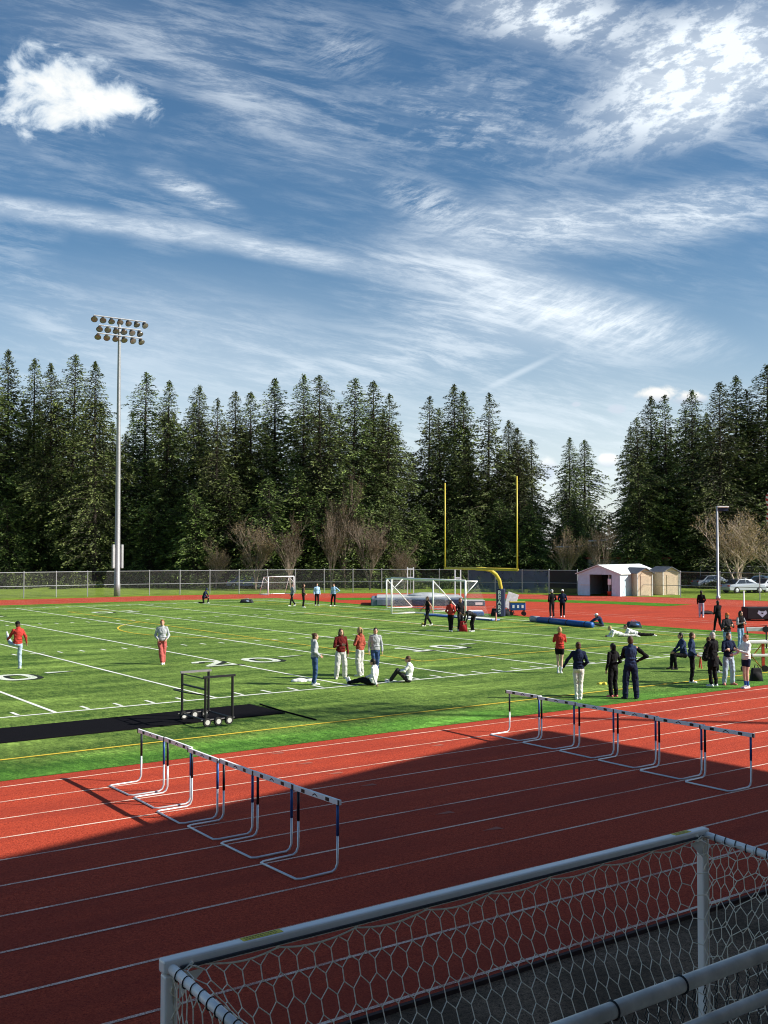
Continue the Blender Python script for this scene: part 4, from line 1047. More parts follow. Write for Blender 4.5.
def conifer(x, ytop, d, label, v=None, wide=1.0, group='tall conifers behind the fence', tint=None):
    t_, c_, h_ = TV[v if v is not None else rt.randrange(len(TV))]; H = ztop(ytop, d)
    r = empty('conifer_tree', at(x, d), rt.uniform(0, 6.28), label, 'conifer', group)
    s = H/h_; r.scale = (s*wide, s*wide, s); r.rotation_euler = (R(rt.uniform(-1.3, 1.3)), R(rt.uniform(-1.3, 1.3)), r.rotation_euler[2])
    for nm, me in (('trunk', t_), ('crown', c_)):
        o = bpy.data.objects.new(nm, me); C.objects.link(o); o.parent = r
    return r
def where(x):
    P = [(0, 'at the left picture edge'), (118, 'behind the floodlight mast'), (200, 'behind the player in red trousers'), (300, 'above the small far goal'), (400, 'above the vaulting standards'), (444, 'behind the left yellow upright'), (517, 'behind the right yellow upright'), (577, 'behind the black fence screen'), (620, 'behind the white shed'), (668, 'behind the tan sheds'), (717, 'behind the lamp pole'), (768, 'at the right picture edge')]
    return min(P, key=lambda p: abs(p[0]-x))[1]
FRONT = [(-12, 352, 2), (8, 349, 1), (33, 359, 5), (52, 363, 0), (70, 354, 6), (95, 361, 0), (142, 372, 4), (164, 381, 1), (197, 386, 2), (214, 399, 3), (236, 391, 5), (250, 393, 1), (274, 379, 0), (303, 373, 2), (320, 376, 4), (351, 378, 6), (373, 382, 1), (386, 394, 3),
         (428, 397, 3), (443, 408, 5), (455, 385, 0), (466, 392, 1), (487, 393, 3), (508, 420, 2), (521, 428, 0), (533, 440, 4), (569, 438, 0), (585, 440, 2), (640, 418, 4), (652, 397, 0), (668, 395, 3), (692, 390, 2), (720, 382, 6), (736, 376, 1), (752, 390, 4), (769, 364, 2), (784, 372, 0)]
ordw = {}
for i, (x, yt, v) in enumerate(FRONT):
    d = 126+rt.uniform(-3, 6) + (10 if 410 < x < 620 else 0)
    wpl = where(x); k = ordw.get(wpl, 0); ordw[wpl] = k+1
    nm = ['tallest', 'second', 'third', 'fourth', 'fifth', 'sixth', 'seventh'][k] if k else 'first'
    L_ = [q for q in FRONT if where(q[0]) == wpl]
    if len(L_) == 1: lab = f'front-row dark conifer {wpl}'
    else: lab = f'front-row dark conifer {wpl}, number {k+1} of {len(L_)} from the left'
    conifer(x, yt, d, lab, v, wide=rt.uniform(.95, 1.28))
# second rank, filling below and behind
k_ = 0
for x in range(-20, 800, 13):
    if 538 < x < 560 or 596 < x < 622: continue
    base = 418 if x < 400 else (452 if x < 540 else (478 if x < 625 else 425))
    if 396 < x < 420: base = 452
    conifer(x+rt.uniform(-4, 4), base+rt.uniform(-16, 22), rt.uniform(133, 150), 'dark conifer of the second row, filling gaps between the front trees', wide=1.15, group='second row of conifers')
# lower, greener young trees in the middle
TVb = [conifer_meshes(31, 14, 3.4, 230, .35, z0=.02, per=60), conifer_meshes(32, 14, 3.9, 230, .5, z0=.02, per=60)]
for t_, c_, h_ in TVb: t_.materials.append(BARK); c_.materials.append(FIRB)
tv_ = TV; TV = TVb
for x, yt, lab in ((228, 468, 'young green cedar left of the reddish bare trees'), (268, 478, 'young green cedar rising above the left reddish bare tree'), (300, 470, 'young green cedar above the people in pale blue'), (322, 492, 'small green cedar between two reddish bare trees'), (352, 480, 'young green cedar above the third reddish bare tree'), (388, 505, 'small green cedar right of the reddish bare trees'), (196, 490, 'young cedar behind the athlete in red trousers')):
    conifer(x, yt, 121+rt.uniform(-2, 2), lab, rt.randrange(2), 1.25, 'young cedars in front of the conifers')
for x, yt in ((632, 500), (650, 520), (676, 505), (700, 500), (560, 530), (8, 500), (40, 505), (75, 510), (110, 500), (150, 505), (180, 500), (420, 505), (470, 510), (500, 500), (530, 505), (452, 520), (240, 515), (275, 520), (310, 510), (340, 515), (368, 520), (398, 525), (660, 470), (730, 470), (760, 480), (600, 525), (576, 510)):
    conifer(x, yt, rt.uniform(124, 128), 'low dense conifer filling the foot of the tree line', rt.randrange(2), 1.3, 'low conifers along the tree line')
TV = tv_

# bare deciduous trees
def bare_meshes(seed, H, spread, up, twig, buds, first=.18):
    rg = random.Random(seed); tb = MB(); bd = []
    def grow(p, d, L, r0, lv):
        segs = 3; q = Vector(p); pts = [q.copy()]
        for k in range(segs):
            d = (d + Vector((rg.uniform(-.16, .16), rg.uniform(-.16, .16), rg.uniform(-.02, .14)*up))).normalized(); q = q + d*L/segs; pts.append(q.copy())
        tb.tube(pts, r0, 5 if lv < 2 else 3, r2=r0*.55, cap=False)
        if lv >= 3:
            for pt in pts[1:]:
                for _ in range(buds): bd.append((pt+Vector((rg.uniform(-.2, .2), rg.uniform(-.2, .2), rg.uniform(-.2, .2))), rg.random()))
        if lv >= 4: return
        nk = [5, 4, 4, twig][lv] if lv < 4 else 0
        for k in range(nk):
            f = rg.uniform(.35, 1.0) if lv else rg.uniform(first*1.2, 1.0); i = min(segs-1, int(f*segs)); pp = pts[i].lerp(pts[i+1], f*segs-i)
            a_ = rg.uniform(0, 6.28); o_ = Vector((math.cos(a_), math.sin(a_), 0))
            nd = (d*up + o_*spread*rg.uniform(.5, 1.1)).normalized()
            grow(pp, nd, L*rg.uniform(.52, .78), r0*rg.uniform(.42, .6), lv+1)
    for k in range(3): grow(Vector((0, 0, 0)), Vector((rg.uniform(-.25, .25)*spread, rg.uniform(-.25, .25)*spread, 1)), H*.46, .10*H/8, 0)
    V = []; T = []
    for p, t in bd:
        v1 = Vector((rg.gauss(0, 1), rg.gauss(0, 1), rg.gauss(0, 1))).normalized(); v2 = v1.orthogonal().normalized(); s = rg.uniform(.025, .055)
        V += [p-v1*s*1.6, p+v2*s, p+v1*s*1.6, p-v2*s]; T.append(t)
    return tb.mesh('trunk'), quads_mesh('buds', np.array([tuple(v) for v in V]), np.array(T))
BARKP = mat('pale_bark', (.42, .34, .27), .85, var=.3, scale=4); BARKR = mat('reddish_bark', (.21, .165, .13), .85, var=.3, scale=4)
BUDR = leaf_mat('red_buds', (.08, .055, .025), (.20, .145, .065)); BUDY = leaf_mat('yellow_buds', (.13, .09, .03), (.34, .27, .10)); BUDG = leaf_mat('green_buds', (.09, .075, .022), (.22, .19, .06))
BVr = [bare_meshes(s, 8.5, .62, 1.05, 4, 1) for s in (51, 52, 53)]; BVy = [bare_meshes(s, 8.0, .80, .9, 4, 1) for s in (61, 62)]
for t_, c_ in BVr: t_.materials.append(BARKR); c_.materials.append(BUDR)
for t_, c_ in BVy: t_.materials.append(BARKP); c_.materials.append(BUDY)
def bare(x, yt, d, vs, k, lab, wide=1.0, grp='bare spring trees'):
    t_, c_ = vs[k % len(vs)]; top = max(v.co.z for v in t_.vertices); H = ztop(yt, d)
    r = empty('bare_tree', at(x, d), rt.uniform(0, 6.28), lab, 'bare tree', grp); s = H/top; r.scale = (s*wide, s*wide, s)
    for nm, me in (('trunk', t_), ('buds', c_)):
        o = bpy.data.objects.new(nm, me); C.objects.link(o); o.parent = r
for i, (x, yt, lab) in enumerate(((256, 505, 'reddish bare tree left of the small far goal'), (291, 503, 'reddish bare tree right above the small far goal'), (331, 500, 'reddish bare tree above the two people in pale blue'), (370, 503, 'reddish bare tree left of the vaulting standards'), (404, 530, 'thin reddish bare tree above the left vaulting standard'), (566, 518, 'thin reddish bare tree left of the white shed'), (600, 512, 'reddish bare tree directly behind the white shed'), (216, 528, 'small reddish bare tree right of the floodlight mast'))):
    bare(x, yt+6, 113+rt.uniform(-2, 3), BVr, i, lab, [.95, .8, .7, .9][i % 4])
bare(345, 465, 119, BVr, 1, 'tall pale bare tree standing among the green cedars', .6)
bare(738, 506, 106, BVy, 0, 'spreading yellowish bare tree beside the lamp pole', 1.08)
bare(779, 512, 108, BVy, 1, 'yellowish bare tree cut by the right picture edge', 1.1)
# shrubs along the tree feet
sh = []; rg = np.random.default_rng(9)
def bush_mesh(seed):
    rg = np.random.default_rng(seed); n_ = 2600
    c = rg.normal(0, 1, (n_, 3)); c /= np.linalg.norm(c, axis=1)[:, None]; rad = rg.uniform(.55, 1.0, n_)*(1+.25*np.sin(c[:, 0]*5+seed)*np.cos(c[:, 1]*4)); c *= rad[:, None]; c[:, 2] = np.abs(c[:, 2])
    c[:, 0] *= 1.6; d1 = rg.normal(0, 1, (n_, 3)); d1 /= np.linalg.norm(d1, axis=1)[:, None]; d2 = np.cross(d1, rg.normal(0, 1, (n_, 3))); d2 /= np.linalg.norm(d2, axis=1)[:, None]
    return quads_mesh('foliage', np.stack([c-d1*.09, c+d2*.05, c+d1*.09, c-d2*.05], 1).reshape(-1, 3), rg.random(n_))
BM = [bush_mesh(s) for s in (1, 2, 3)]
for b_ in BM: b_.materials.append(FIRB)
for i, x in enumerate(range(-10, 790, 22)):
    o = bpy.data.objects.new('shrub', BM[i % 3]); C.objects.link(o); o.location = at(x+rt.uniform(-6, 6), rt.uniform(117, 124)); s = rt.uniform(.9, 1.6); o.scale = (s*1.2, s, s*rt.uniform(.7, 1.2)); o.rotation_euler = (0, 0, rt.uniform(0, 6))
    tag(o, 'low dark shrub at the foot of the tree line behind the fence', 'shrub', 'shrubs along the tree line')
# ------------------------------------------------------------------ people
SKIN = mat('skin', (.52, .30, .21), .55, var=.06, scale=6); SKIN2 = mat('skin_fair', (.62, .40, .31), .55, var=.06, scale=6)
HAIRM = {'brown': mat('hair_brown', (.07, .035, .018), .6, var=.4, scale=60), 'blonde': mat('hair_blonde', (.42, .28, .13), .6, var=.3, scale=60), 'black': mat('hair_black', (.012, .010, .009), .5, var=.3, scale=60),
         'red': mat('hair_red', (.26, .09, .035), .6, var=.3, scale=60), 'grey': mat('hair_grey', (.42, .40, .37), .6, var=.3, scale=60)}
def cloth(nm, c): return mat('fabric_'+nm, c, .9, var=.16, scale=9, bump=.35, bscale=14, spec=.1)
COL = dict(maroon=(.11, .014, .014), red=(.42, .045, .035), rust=(.32, .075, .05), salmon=(.42, .10, .09), lgrey=(.36, .38, .40), white=(.74, .75, .74), cream=(.70, .69, .64), sweat=(.50, .50, .49),
           denim=(.045, .085, .19), ldenim=(.22, .34, .50), pdenim=(.36, .45, .56), black=(.011, .011, .013), navy=(.014, .022, .052), navy2=(.025, .040, .090), sky=(.36, .52, .72), brown=(.10, .06, .04),
           charcoal=(.03, .03, .035), pink=(.65, .20, .18), shoe=(.72, .73, .74), blue=(.04, .13, .42), grey=(.25, .27, .30), orange=(.55, .14, .04))
def axes(up, side):
    u = Vector(up).normalized(); s = (Vector(side)-u*Vector(side).dot(u)).normalized(); f = u.cross(s); return Matrix((s, f, u)).transposed()
FOLD = bpy.data.textures.new('folds', 'CLOUDS'); FOLD.noise_scale = .11; FOLD.noise_depth = 2
def base_pose():
    return dict(pel=(0, 0, .93), che=(0, 0, 1.27), nek=(0, -.005, 1.45), hed=(0, .02, 1.585), look=(0, 1, 0),
                shL=(-.165, 0, 1.385), shR=(.165, 0, 1.385), elL=(-.225, -.03, 1.11), elR=(.225, -.03, 1.11), wrL=(-.235, .04, .875), wrR=(.235, .04, .875),
                hpL=(-.088, 0, .90), hpR=(.088, 0, .90), knL=(-.10, .025, .49), knR=(.10, .025, .49), anL=(-.105, -.02, .085), anR=(.105, -.02, .085), toL=(-.125, .13, .03), toR=(.125, .13, .03))
ARM = {'down': ((.225, -.03, 1.11), (.235, .04, .875)), 'hip': ((.42, -.07, 1.17), (.19, .02, 1.03)), 'pocket': ((.25, -.06, 1.11), (.17, .13, .98)),
       'fold': ((.235, .08, 1.13), (-.05, .20, 1.17)), 'face': ((.21, .17, 1.17), (.05, .19, 1.42)), 'chest': ((.235, .05, 1.11), (.04, .21, 1.16)),
       'out': ((.33, -.02, 1.16), (.43, .05, .95)), 'fwd': ((.20, .15, 1.12), (.14, .38, 1.08)), 'phone': ((.21, .12, 1.13), (.07, .30, 1.20)), 'back': ((.26, -.14, 1.14), (.08, -.16, 1.0)), 'swing': ((.23, .10, 1.13), (.22, .28, .98)), 'bswing': ((.24, -.16, 1.13), (.26, -.20, .90))}
def mk(arms=('down', 'down'), legs=None, base=None, **over):
    p = base_pose()
    if base: p.update(base)
    if arms:
        for s, k, a in ((-1, 'L', arms[0]), (1, 'R', arms[1])):
            e, w_ = ARM[a]; p['el'+k] = (s*e[0], e[1], e[2]); p['wr'+k] = (s*w_[0], w_[1], w_[2])
    if legs == 'walk': p.update(knL=(-.09, .14, .50), anL=(-.09, .22, .09), toL=(-.10, .37, .05), knR=(.09, -.03, .50), anR=(.09, -.28, .13), toR=(.10, -.16, .04))
    if legs == 'wide': p.update(knL=(-.13, .02, .49), anL=(-.15, -.02, .085), toL=(-.20, .12, .03), knR=(.13, .02, .49), anR=(.15, -.02, .085), toR=(.20, .12, .03))
    if legs == 'shift': p.update(knL=(-.08, .03, .50), anL=(-.06, -.02, .085), knR=(.15, .08, .49), anR=(.19, .06, .085), toR=(.24, .20, .03), toL=(-.09, .13, .03))
    if legs == 'close': p.update(knL=(-.065, .02, .49), anL=(-.055, -.02, .085), toL=(-.065, .13, .03), knR=(.065, .02, .49), anR=(.055, -.02, .085), toR=(.065, .13, .03))
    p.update(over); return p
SIT = dict(pel=(0, 0, .12), che=(0, -.06, .46), nek=(0, -.03, .63), hed=(0, .01, .775), shL=(-.165, -.05, .585), shR=(.165, -.05, .585), hpL=(-.088, .02, .11), hpR=(.088, .02, .11),
           knL=(-.10, .42, .17), knR=(.10, .42, .19), anL=(-.09, .83, .08), anR=(.10, .83, .08), toL=(-.10, .90, .22), toR=(.12, .90, .22), elL=(-.23, -.10, .33), elR=(.23, .06, .34), wrL=(-.26, -.20, .09), wrR=(.16, .26, .26))
SITK = dict(SIT, knL=(-.12, .34, .42), knR=(.12, .36, .40), anL=(-.10, .58, .08), anR=(.10, .60, .08), toL=(-.12, .74, .03), toR=(.12, .76, .03), elR=(.22, .12, .40), elL=(-.22, .12, .40), wrR=(.10, .34, .36), wrL=(-.10, .34, .38))
BENCH = dict(pel=(0, 0, .56), che=(0, .06, .92), nek=(0, .10, 1.09), hed=(0, .14, 1.23), shL=(-.165, .08, 1.04), shR=(.165, .08, 1.04), hpL=(-.088, 0, .54), hpR=(.088, 0, .54), knL=(-.12, .42, .52), knR=(.12, .42, .52), anL=(-.12, .36, .09), anR=(.12, .44, .09), toL=(-.13, .51, .03), toR=(.13, .60, .03), elL=(-.22, .18, .80), elR=(.22, .18, .80), wrL=(-.10, .38, .66), wrR=(.10, .38, .66))
BEND = dict(pel=(0, -.12, .90), che=(0, .20, 1.03), nek=(0, .36, 1.04), hed=(0, .49, .98), look=(0, .5, -.9), shL=(-.16, .31, 1.01), shR=(.16, .31, 1.01), elL=(-.18, .38, .74), elR=(.18, .38, .74), wrL=(-.10, .44, .52), wrR=(.10, .44, .52), hpL=(-.088, -.10, .88), hpR=(.088, -.10, .88))
KNEEL = dict(pel=(0, 0, .50), che=(0, .10, .83), nek=(0, .17, .99), hed=(0, .24, 1.11), look=(0, 1, -.5), shL=(-.16, .15, .94), shR=(.16, .15, .94), hpL=(-.088, 0, .48), hpR=(.088, 0, .48), knL=(-.11, .38, .50), anL=(-.11, .32, .09), toL=(-.12, .46, .03), knR=(.11, .05, .07), anR=(.11, -.36, .09), toR=(.11, -.44, .03), elL=(-.20, .26, .73), elR=(.2, .2, .72), wrL=(-.10, .40, .56), wrR=(.10, .36, .54))
PRONE = dict(pel=(0, 0, .13), che=(0, .34, .24), nek=(0, .50, .36), hed=(0, .60, .47), shL=(-.17, .45, .31), shR=(.17, .45, .31), elL=(-.20, .55, .05), elR=(.20, .55, .05), wrL=(-.06, .74, .06), wrR=(.06, .74, .06), hpL=(-.088, -.02, .12), hpR=(.088, -.02, .12), knL=(-.10, -.43, .08), knR=(.10, -.43, .08), anL=(-.10, -.84, .08), anR=(.12, -.84, .08), toL=(-.11, -.97, .03), toR=(.14, -.97, .03))
KICK = mk(('out', 'fwd'), knL=(-.10, .40, .88), anL=(-.12, .62, 1.13), toL=(-.13, .70, 1.27), che=(0, -.05, 1.27), elL=(-.26, .10, 1.14), wrL=(-.24, .33, 1.05), elR=(.24, -.14, 1.14), wrR=(.30, -.05, .93), knR=(.09, .03, .49), anR=(.08, -.03, .085), toR=(.09, .12, .03))

def person(x, y, face, label, pose, top=None, legs=None, hair='brown', height=1.70, shoes='shoe', style='short', skin=0, hood=False, baggy=0.0, sleeves=True, legwear='long', cap=None, extra=None, hips=None, near=True, sleeve_col=None, coat=False, socks=None, facemask=None, d=None):
    S = height/1.70; d = d or depth(y); loc_ = at(x, d)
    fdir = (-FW*math.cos(R(face)) + RT*math.sin(R(face))); rz = math.atan2(-fdir.x, fdir.y)
    r = empty('person', loc_, rz, label, 'person'); r.scale = (S, S, S)
    P = {k: Vector(v) for k, v in pose.items()}; sk = SKIN2 if skin else SKIN
    vb, vc = (.0085, .013) if near else (.014, .018)
    up = P['che']-P['pel']; side = P['shR']-P['shL']; A = axes(up, side); An = axes(P['nek']-P['che'], side)
    look = P['look'].normalized(); hx = look.cross(Vector((0, 0, 1))).normalized(); hz = hx.cross(look); H = Matrix((hx, look, hz)).transposed()
    def torso(mb, g=0.0, waist=.125):
        if g == 0: mb.ell(P['pel']+up*.02, (.158+g, .115+g, .125+g), A)
        mb.ell(P['pel'].lerp(P['che'], .3), (waist+g, .10+g, .15), A); mb.ell(P['pel'].lerp(P['che'], .45), (waist+g, .095+g, .17+g*.5), A)
        mb.ell(P['che']-up*.02, (.155+g, .108+g, .185+g*.5), A); [mb.cap(P['nek'].lerp(P['che'], .30), P['sh'+q_]-An.col[2]*.012, .066+g*.6, .046+g*.7) for q_ in 'LR']; mb.cap(P['che']+(P['nek']-P['che'])*.4, P['nek'], .085+g, .058+g*.8)
    b = MB(); torso(b)
    hd = P['hed']
    b.cap(P['nek']-(P['nek']-P['che'])*.1, hd-hz*.05, .052, .050)
    b.ell(hd, (.073, .092, .112), H); b.ell(hd+H @ Vector((0, .038, -.058)), (.048, .052, .050), H)
    b.ell(hd+H @ Vector((0, .097, -.012)), (.012, .020, .022), H, n=8, m=6)
    b.ell(hd+H @ Vector((0, .086, -.055)), (.022, .010, .008), H, n=8, m=6)
    for s in (-1, 1): b.ell(hd+H @ Vector((s*.075, -.005, -.005)), (.010, .020, .030), H, n=8, m=6)
    for k in 'LR':
        s = -1 if k == 'L' else 1
        b.cap(P['sh'+k], P['el'+k], .046, .036); b.cap(P['el'+k], P['wr'+k], .037, .026)
        wd = (P['wr'+k]-P['el'+k]).normalized(); sdv = wd.cross(Vector((s, .2, 0))); sdv = (sdv if sdv.length > .1 else wd.orthogonal()).normalized(); nv = wd.cross(sdv)
        pc_ = P['wr'+k]+wd*.045; b.ell(pc_, (.038, .016, .050), Matrix((sdv, nv, wd)).transposed(), n=10, m=7)
        for i, (o_, L_) in enumerate(((-.027, .062), (-.009, .074), (.010, .070), (.027, .052))):
            q0 = pc_+wd*.035+sdv*o_; q1 = q0+wd*L_*.5+nv*.006+sdv*o_*.15; b.cap(q0, q1, .0095, .009, n=7); b.cap(q1, q1+(wd*.75+nv*.65*s*-1).normalized()*L_*.5, .009, .0078, n=7)
        q0 = P['wr'+k]+wd*.02-sdv*.026; q1 = q0+(wd*.6-sdv*.8).normalized()*.042; b.cap(q0, q1, .012, .010, n=7); b.cap(q1, q1+wd*.032, .010, .008, n=7)
        b.cap(P['hp'+k], P['kn'+k], .078, .052); b.cap(P['kn'+k], P['an'+k], .054, .034)
        b.cap(P['kn'+k].lerp(P['an'+k], .12), P['kn'+k].lerp(P['an'+k], .45), .054, .048)
        b.cap(P['an'+k], P['to'+k]*.9+P['an'+k]*.1, .034, .026)
    def rem(o, v):
        m_ = o.modifiers.new('remesh', 'REMESH'); m_.mode = 'VOXEL'; m_.voxel_size = v; m_.use_smooth_shade = True
        if near and o.name.split('.')[0] in ('top', 'trousers', 'sleeve'):
            q_ = o.modifiers.new('folds', 'DISPLACE'); q_.texture = FOLD; q_.strength = .045; q_.mid_level = .5; q_.texture_coords = 'LOCAL'
        return o
    body = rem(b.build('body', sk, r), vb)
    # hair
    hc = HAIRM[hair]; h = MB()
    h.ell(hd+H @ Vector((0, -.014, .022)), (.083, .093, .106), H); h.ell(hd+H @ Vector((0, -.045, -.025)), (.078, .058, .080), H)
    if style == 'bun': h.ell(hd+H @ Vector((0, -.09, .07)), (.040, .040, .040), H)
    if style == 'pony': h.ell(hd+H @ Vector((0, -.10, .045)), (.028, .03, .03), H); h.cap(hd+H @ Vector((0, -.12, .03)), hd+H @ Vector((0, -.13, -.19)), .034, .014)
    if style == 'long':
        for s in (-1, 1): h.cap(hd+H @ Vector((s*.065, -.01, 0)), hd+H @ Vector((s*.085, .02, -.22)), .034, .022)
        h.cap(hd+H @ Vector((0, -.07, 0)), hd+H @ Vector((0, -.085, -.26)), .07, .045)
    ho = rem(h.build('hair', hc, r), .009 if near else .015)
    # cut the hair away from the face
    if cap:
        c_ = MB(); c_.ell(hd+H @ Vector((0, -.008, .052)), (.090, .100, .080), H); c_.ell(hd+H @ Vector((0, .11, .045)), (.062, .065, .010), H)
        rem(c_.build('cap', cloth('cap_'+cap, COL[cap]), r), .010)
    if near:
        for s in (-1, 1): MB().ell(hd+H @ Vector((s*.030, .081, .014)), (.012, .008, .007), H, n=8, m=6).build('eye', BLACK, r, True)
    if facemask: rem(MB().ell(hd+H @ Vector((0, .075, -.05)), (.055, .040, .045), H).build('mask', cloth('m'+facemask, COL[facemask]), r), .010)
    # trousers / shorts
    if legs:
        t = MB(); t.ell(P['pel']+up*.0-up.normalized()*.01, (.165, .122, .13), A); g_ = .014+baggy
        for k in 'LR':
            if legwear == 'long':
                t.cap(P['hp'+k], P['kn'+k], .088+baggy*.5, .058+g_); t.cap(P['kn'+k], P['an'+k]+(P['kn'+k]-P['an'+k])*.02, .058+g_, .040+g_)
                if baggy > .01: t.cap(P['an'+k]+(P['kn'+k]-P['an'+k])*.10, P['an'+k], .056+baggy, .052+baggy)
                t.ell(P['kn'+k].lerp(P['an'+k], .82), (.050+g_, .055+g_, .05))
            else:
                e = P['hp'+k].lerp(P['kn'+k], .36 if legwear == 'short' else .8); t.cap(P['hp'+k], e, .092, .086)
        rem(t.build('trousers' if legwear == 'long' else 'shorts', cloth(legs, COL[legs]), r), vc)
    if top:
        t = MB(); torso(t, .018, .135)
        fin = -up.normalized()
        if coat: t.ecyl(P['pel']+fin*.30, P['pel']+up*.4, (.20, .155), (.155, .12), A)
        else: t.ecyl(P['pel']-up.normalized()*.015, P['pel']+up*.42, (.170, .128), (.150, .116), A)
        if sleeves and not sleeve_col:
            for k in 'LR':
                t.cap(P['sh'+k], P['el'+k], .060, .050); t.cap(P['el'+k], P['wr'+k], .050, .038); t.ell(P['el'+k], (.054, .054, .052))
        if not sleeves:
            pass
        if hood:
            t.ell(P['nek']+An @ Vector((0, -.062, -.02)), (.095, .055, .075), An); t.cap(P['nek']+An @ Vector((-.06, .02, -.03)), P['nek']+An @ Vector((.06, .02, -.03)), .038, .038)
        else: t.cap(P['nek']+An @ Vector((0, 0, -.05)), P['nek']+An @ Vector((0, 0, -.015)), .070, .062)
        # soft folds round the waist
        for q in range(4): t.ell(P['pel'].lerp(P['che'], .12+.12*q)+A @ Vector((.035*math.sin(q*2.4), .02*math.cos(q*3.1), 0)), (.152, .112, .022), A)
        rem(t.build('top', cloth(top, COL[top]), r), vc)
        if sleeve_col:
            for k in 'LR':
                t = MB(); t.cap(P['sh'+k].lerp(P['el'+k], .08), P['el'+k], .059, .049); t.cap(P['el'+k], P['wr'+k], .049, .036); rem(t.build('sleeve', cloth(sleeve_col, COL[sleeve_col]), r), vc)
    for k in 'LR':
        if socks:
            rem(MB().cap(P['an'+k].lerp(P['kn'+k], .38), P['an'+k], .045, .038).build('sock', cloth(socks, COL[socks]), r), .012)
        f = MB(); a_, t_ = P['an'+k], P['to'+k]; hv = (t_-a_); hl = a_+hv*-.25; hl.z = min(a_.z-.04, hl.z) if t_.z < a_.z else hl.z
        f.cap(hl+Vector((0, 0, .0)), t_+hv*.02, .044, .036); f.cap(a_-hv*.05, a_+hv*.35, .046, .036); f.cap(hl-Vector((0, 0, .012)) if t_.z < .1 else hl, t_, .036, .036)
        o_ = rem(f.build('shoe', cloth('shoe_'+shoes, COL[shoes]), r), .011)
    return r

# --- left and middle of the field
person(19, 668.5, -140, 'player in red jacket and pale jeans kicking one leg high at the left edge', KICK, 'red', 'pdenim', 'brown', 1.74, cap='black', hood=True)
person(163, 664, 12, 'person in pale hoodie and reddish trousers walking alone on the open field', mk(('pocket', 'pocket'), 'close', knR=(.05, .10, .5), anR=(.0, .08, .085), toR=(.0, .22, .03)), 'lgrey', 'salmon', 'red', 1.70, hood=True, baggy=.012)
person(315, 684.5, 105, 'athlete in light grey hoodie and dark jeans, leftmost of the standing group', mk(('down', 'pocket'), 'close'), 'lgrey', 'denim', 'brown', 1.68, style='bun', hood=True)
person(341, 678.5, 20, 'athlete in dark maroon hoodie and pale sweatpants with a hand at the chest', mk(('down', 'chest'), 'wide'), 'maroon', 'sweat', 'brown', 1.70, hood=True, baggy=.022, style='long')
person(360, 676, -125, 'athlete in rust-red top with fair ponytail and pale sweatpants, in the standing group', mk(('chest', 'down'), 'shift'), 'rust', 'sweat', 'blonde', 1.70, style='pony', baggy=.022, hood=True)
person(375.5, 675, 8, 'athlete in light grey sweatshirt standing behind the seated one, rightmost of the group', mk(('down', 'down'), 'close'), 'lgrey', 'denim', 'black', 1.66)
person(373, 685, -108, 'athlete in white hoodie sitting on the turf with dark legs stretched to the left', mk(None, base=SIT), 'white', 'black', 'black', 1.66, hood=True)
person(408, 682, -95, 'athlete in white top sitting on the turf with bent knees, right of the group', mk(None, base=SITK), 'white', 'charcoal', 'brown', 1.68, legwear='long')
# --- far field
person(204, 603.5, 80, 'distant person in dark clothes kneeling by the far track edge', mk(None, base=KNEEL), 'navy', 'black', 'black', 1.7, near=False, cap='navy2')
person(292.5, 606.2, -60, 'distant person in grey top and dark trousers, leftmost of the four', mk(('down', 'down'), 'walk'), 'grey', 'black', 'brown', 1.72, near=False)
person(303.5, 607.5, 100, 'distant person in dark jacket with brown vest, second of the four from the left', mk(('pocket', 'pocket')), 'brown', 'black', 'brown', 1.78, near=False, sleeve_col='charcoal', hood=True, style='long')
person(317, 605.8, 20, 'distant person in pale blue top, third of the four from the left', mk(('down', 'down')), 'sky', 'black', 'brown', 1.74, near=False)
person(334, 606.2, -20, 'distant person in pale blue top, rightmost of the four', mk(('hip', 'down'), 'shift'), 'sky', 'black', 'brown', 1.74, near=False, hood=True)
# --- by the soccer goals
person(427.5, 626.3, -70, 'athlete in black sleeveless top walking left before the large goal', mk(('bswing', 'swing'), 'walk'), 'black', 'black', 'brown', 1.70, sleeves=False, shoes='cream')
person(450.5, 631.5, 165, 'person in red hoodie and black leggings with back turned, beside the red bag', mk(('pocket', 'pocket'), 'close'), 'red', 'black', 'brown', 1.68, hood=True)
person(460, 631, 35, 'tall person in black jacket and trousers between red hoodie and bending person', mk(('down', 'pocket')), 'black', 'charcoal', 'red', 1.76)
person(472, 631.5, -70, 'person in black bending down over the red bag', mk(None, base=BEND), 'charcoal', 'black', 'black', 1.66)
person(551.5, 617.5, -160, 'person in black coat and pale cap, left of the two on the red zone', mk(('pocket', 'pocket')), 'black', 'charcoal', 'grey', 1.80, near=False, cap='lgrey')
person(562, 617.5, 170, 'person in dark navy jacket and white cap, right of the two on the red zone', mk(('pocket', 'pocket'), 'walk'), 'navy', 'black', 'brown', 1.80, near=False, cap='white')
person(601, 626.6, -85, 'athlete in white cap stretching forward, seated at the turf edge', mk(None, base=dict(SIT, che=(0, .10, .42), nek=(0, .22, .55), hed=(0, .30, .64), shL=(-.165, .17, .52), shR=(.165, .17, .52), elL=(-.2, .4, .42), elR=(.2, .4, .42), wrL=(-.1, .66, .25), wrR=(.1, .66, .25))), 'navy2', 'charcoal', 'brown', 1.7, cap='white', near=False)
person(620, 636.8, -80, 'athlete in white lying on the elbows, left one of the two', mk(None, base=PRONE), 'white', 'sweat', 'blonde', 1.66)
person(636, 635.8, -88, 'athlete in white top and dark trousers lying on the elbows, right one of the two', mk(None, base=PRONE), 'white', 'black', 'brown', 1.68)
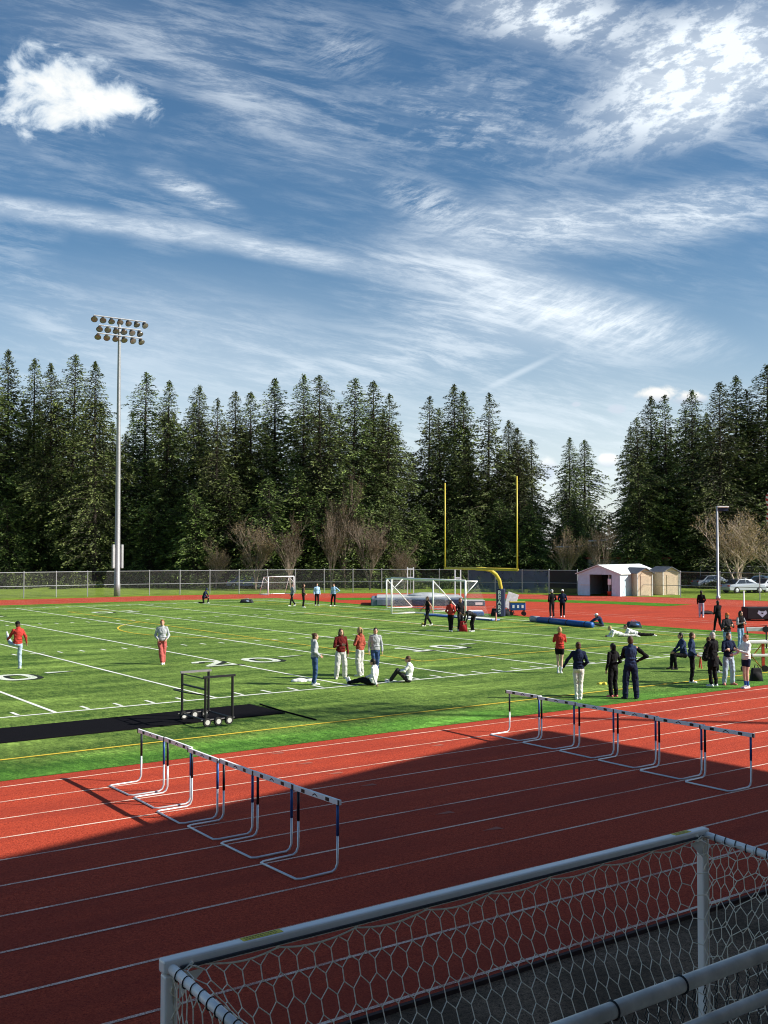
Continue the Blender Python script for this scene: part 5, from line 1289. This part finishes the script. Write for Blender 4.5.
# --- the row standing near the track
person(559, 673, 172, 'athlete in red sweatshirt and black shorts with bare legs and fair hair', mk(('face', 'face'), 'close'), 'red', 'black', 'blonde', 1.64, legwear='short', socks='shoe', skin=1, style='bun')
person(577.5, 699, 176, 'person with back turned in navy jacket and white trousers above the right hurdles', mk(('out', 'pocket'), 'close'), 'navy', 'cream', 'brown', 1.68, hood=True, style='bun')
person(612, 696.5, -150, 'athlete all in black with pink shoes and dark ponytail', mk(('down', 'pocket')), 'black', 'black', 'black', 1.60, style='pony', shoes='pink', hood=True, baggy=.008)
person(629.5, 698.5, 178, 'tall athlete in navy vest over black sleeves with right hand on the hip', mk(('chest', 'hip'), 'wide'), 'navy2', 'navy', 'brown', 1.84, sleeve_col='black', baggy=.02, shoes='charcoal')
person(683, 669, -85, 'person in blue jacket sitting on the low bench, facing left', mk(None, base=BENCH), 'navy2', 'black', 'black', 1.7, shoes='charcoal')
person(690.5, 682.5, 75, 'person in navy jacket and black trousers standing beside the bench', mk(('down', 'pocket'), 'close'), 'navy2', 'black', 'brown', 1.66)
person(704, 672, 72, 'person in black bending one knee forward behind the one in navy jacket', mk(None, base=dict(BENCH, anL=(-.12, .58, .30), toL=(-.13, .74, .30))), 'black', 'black', 'brown', 1.6)
person(711.5, 686, -150, 'person with grey hair in long black coat, centre of the right group', mk(('chest', 'chest')), 'black', 'black', 'grey', 1.74, coat=True)
person(727, 684.5, 12, 'athlete in navy sweatshirt and pale jeans with folded arms', mk(('fold', 'fold'), 'wide'), 'navy', 'pdenim', 'brown', 1.70, shoes='pink', baggy=.012)
person(744.5, 688, -70, 'athlete in white hoodie and navy shorts with bare legs, rightmost of the group', mk(('phone', 'fwd'), 'close'), 'white', 'navy', 'red', 1.70, legwear='short', hood=True, skin=1, style='bun', socks='blue')
person(700.5, 617.5, 160, 'person with back turned in black jacket and pale jeans far out on the red zone', mk(('down', 'pocket')), 'black', 'pdenim', 'black', 1.74, near=False)
person(717, 632, -165, 'person in black leaning over, behind the group with the orange cap', mk(('pocket', 'fwd'), 'walk'), 'black', 'black', 'black', 1.68, near=False)
person(726, 653.5, 15, 'person in orange cap and dark top holding a bundle at the chest', mk(('phone', 'chest')), 'charcoal', 'ldenim', 'black', 1.72, cap='orange')
person(739.5, 648, 25, 'person with long dark hair and pale jeans beside the orange cap', mk(('chest', 'chest'), 'shift'), 'black', 'ldenim', 'black', 1.66, style='long', sleeve_col='grey')
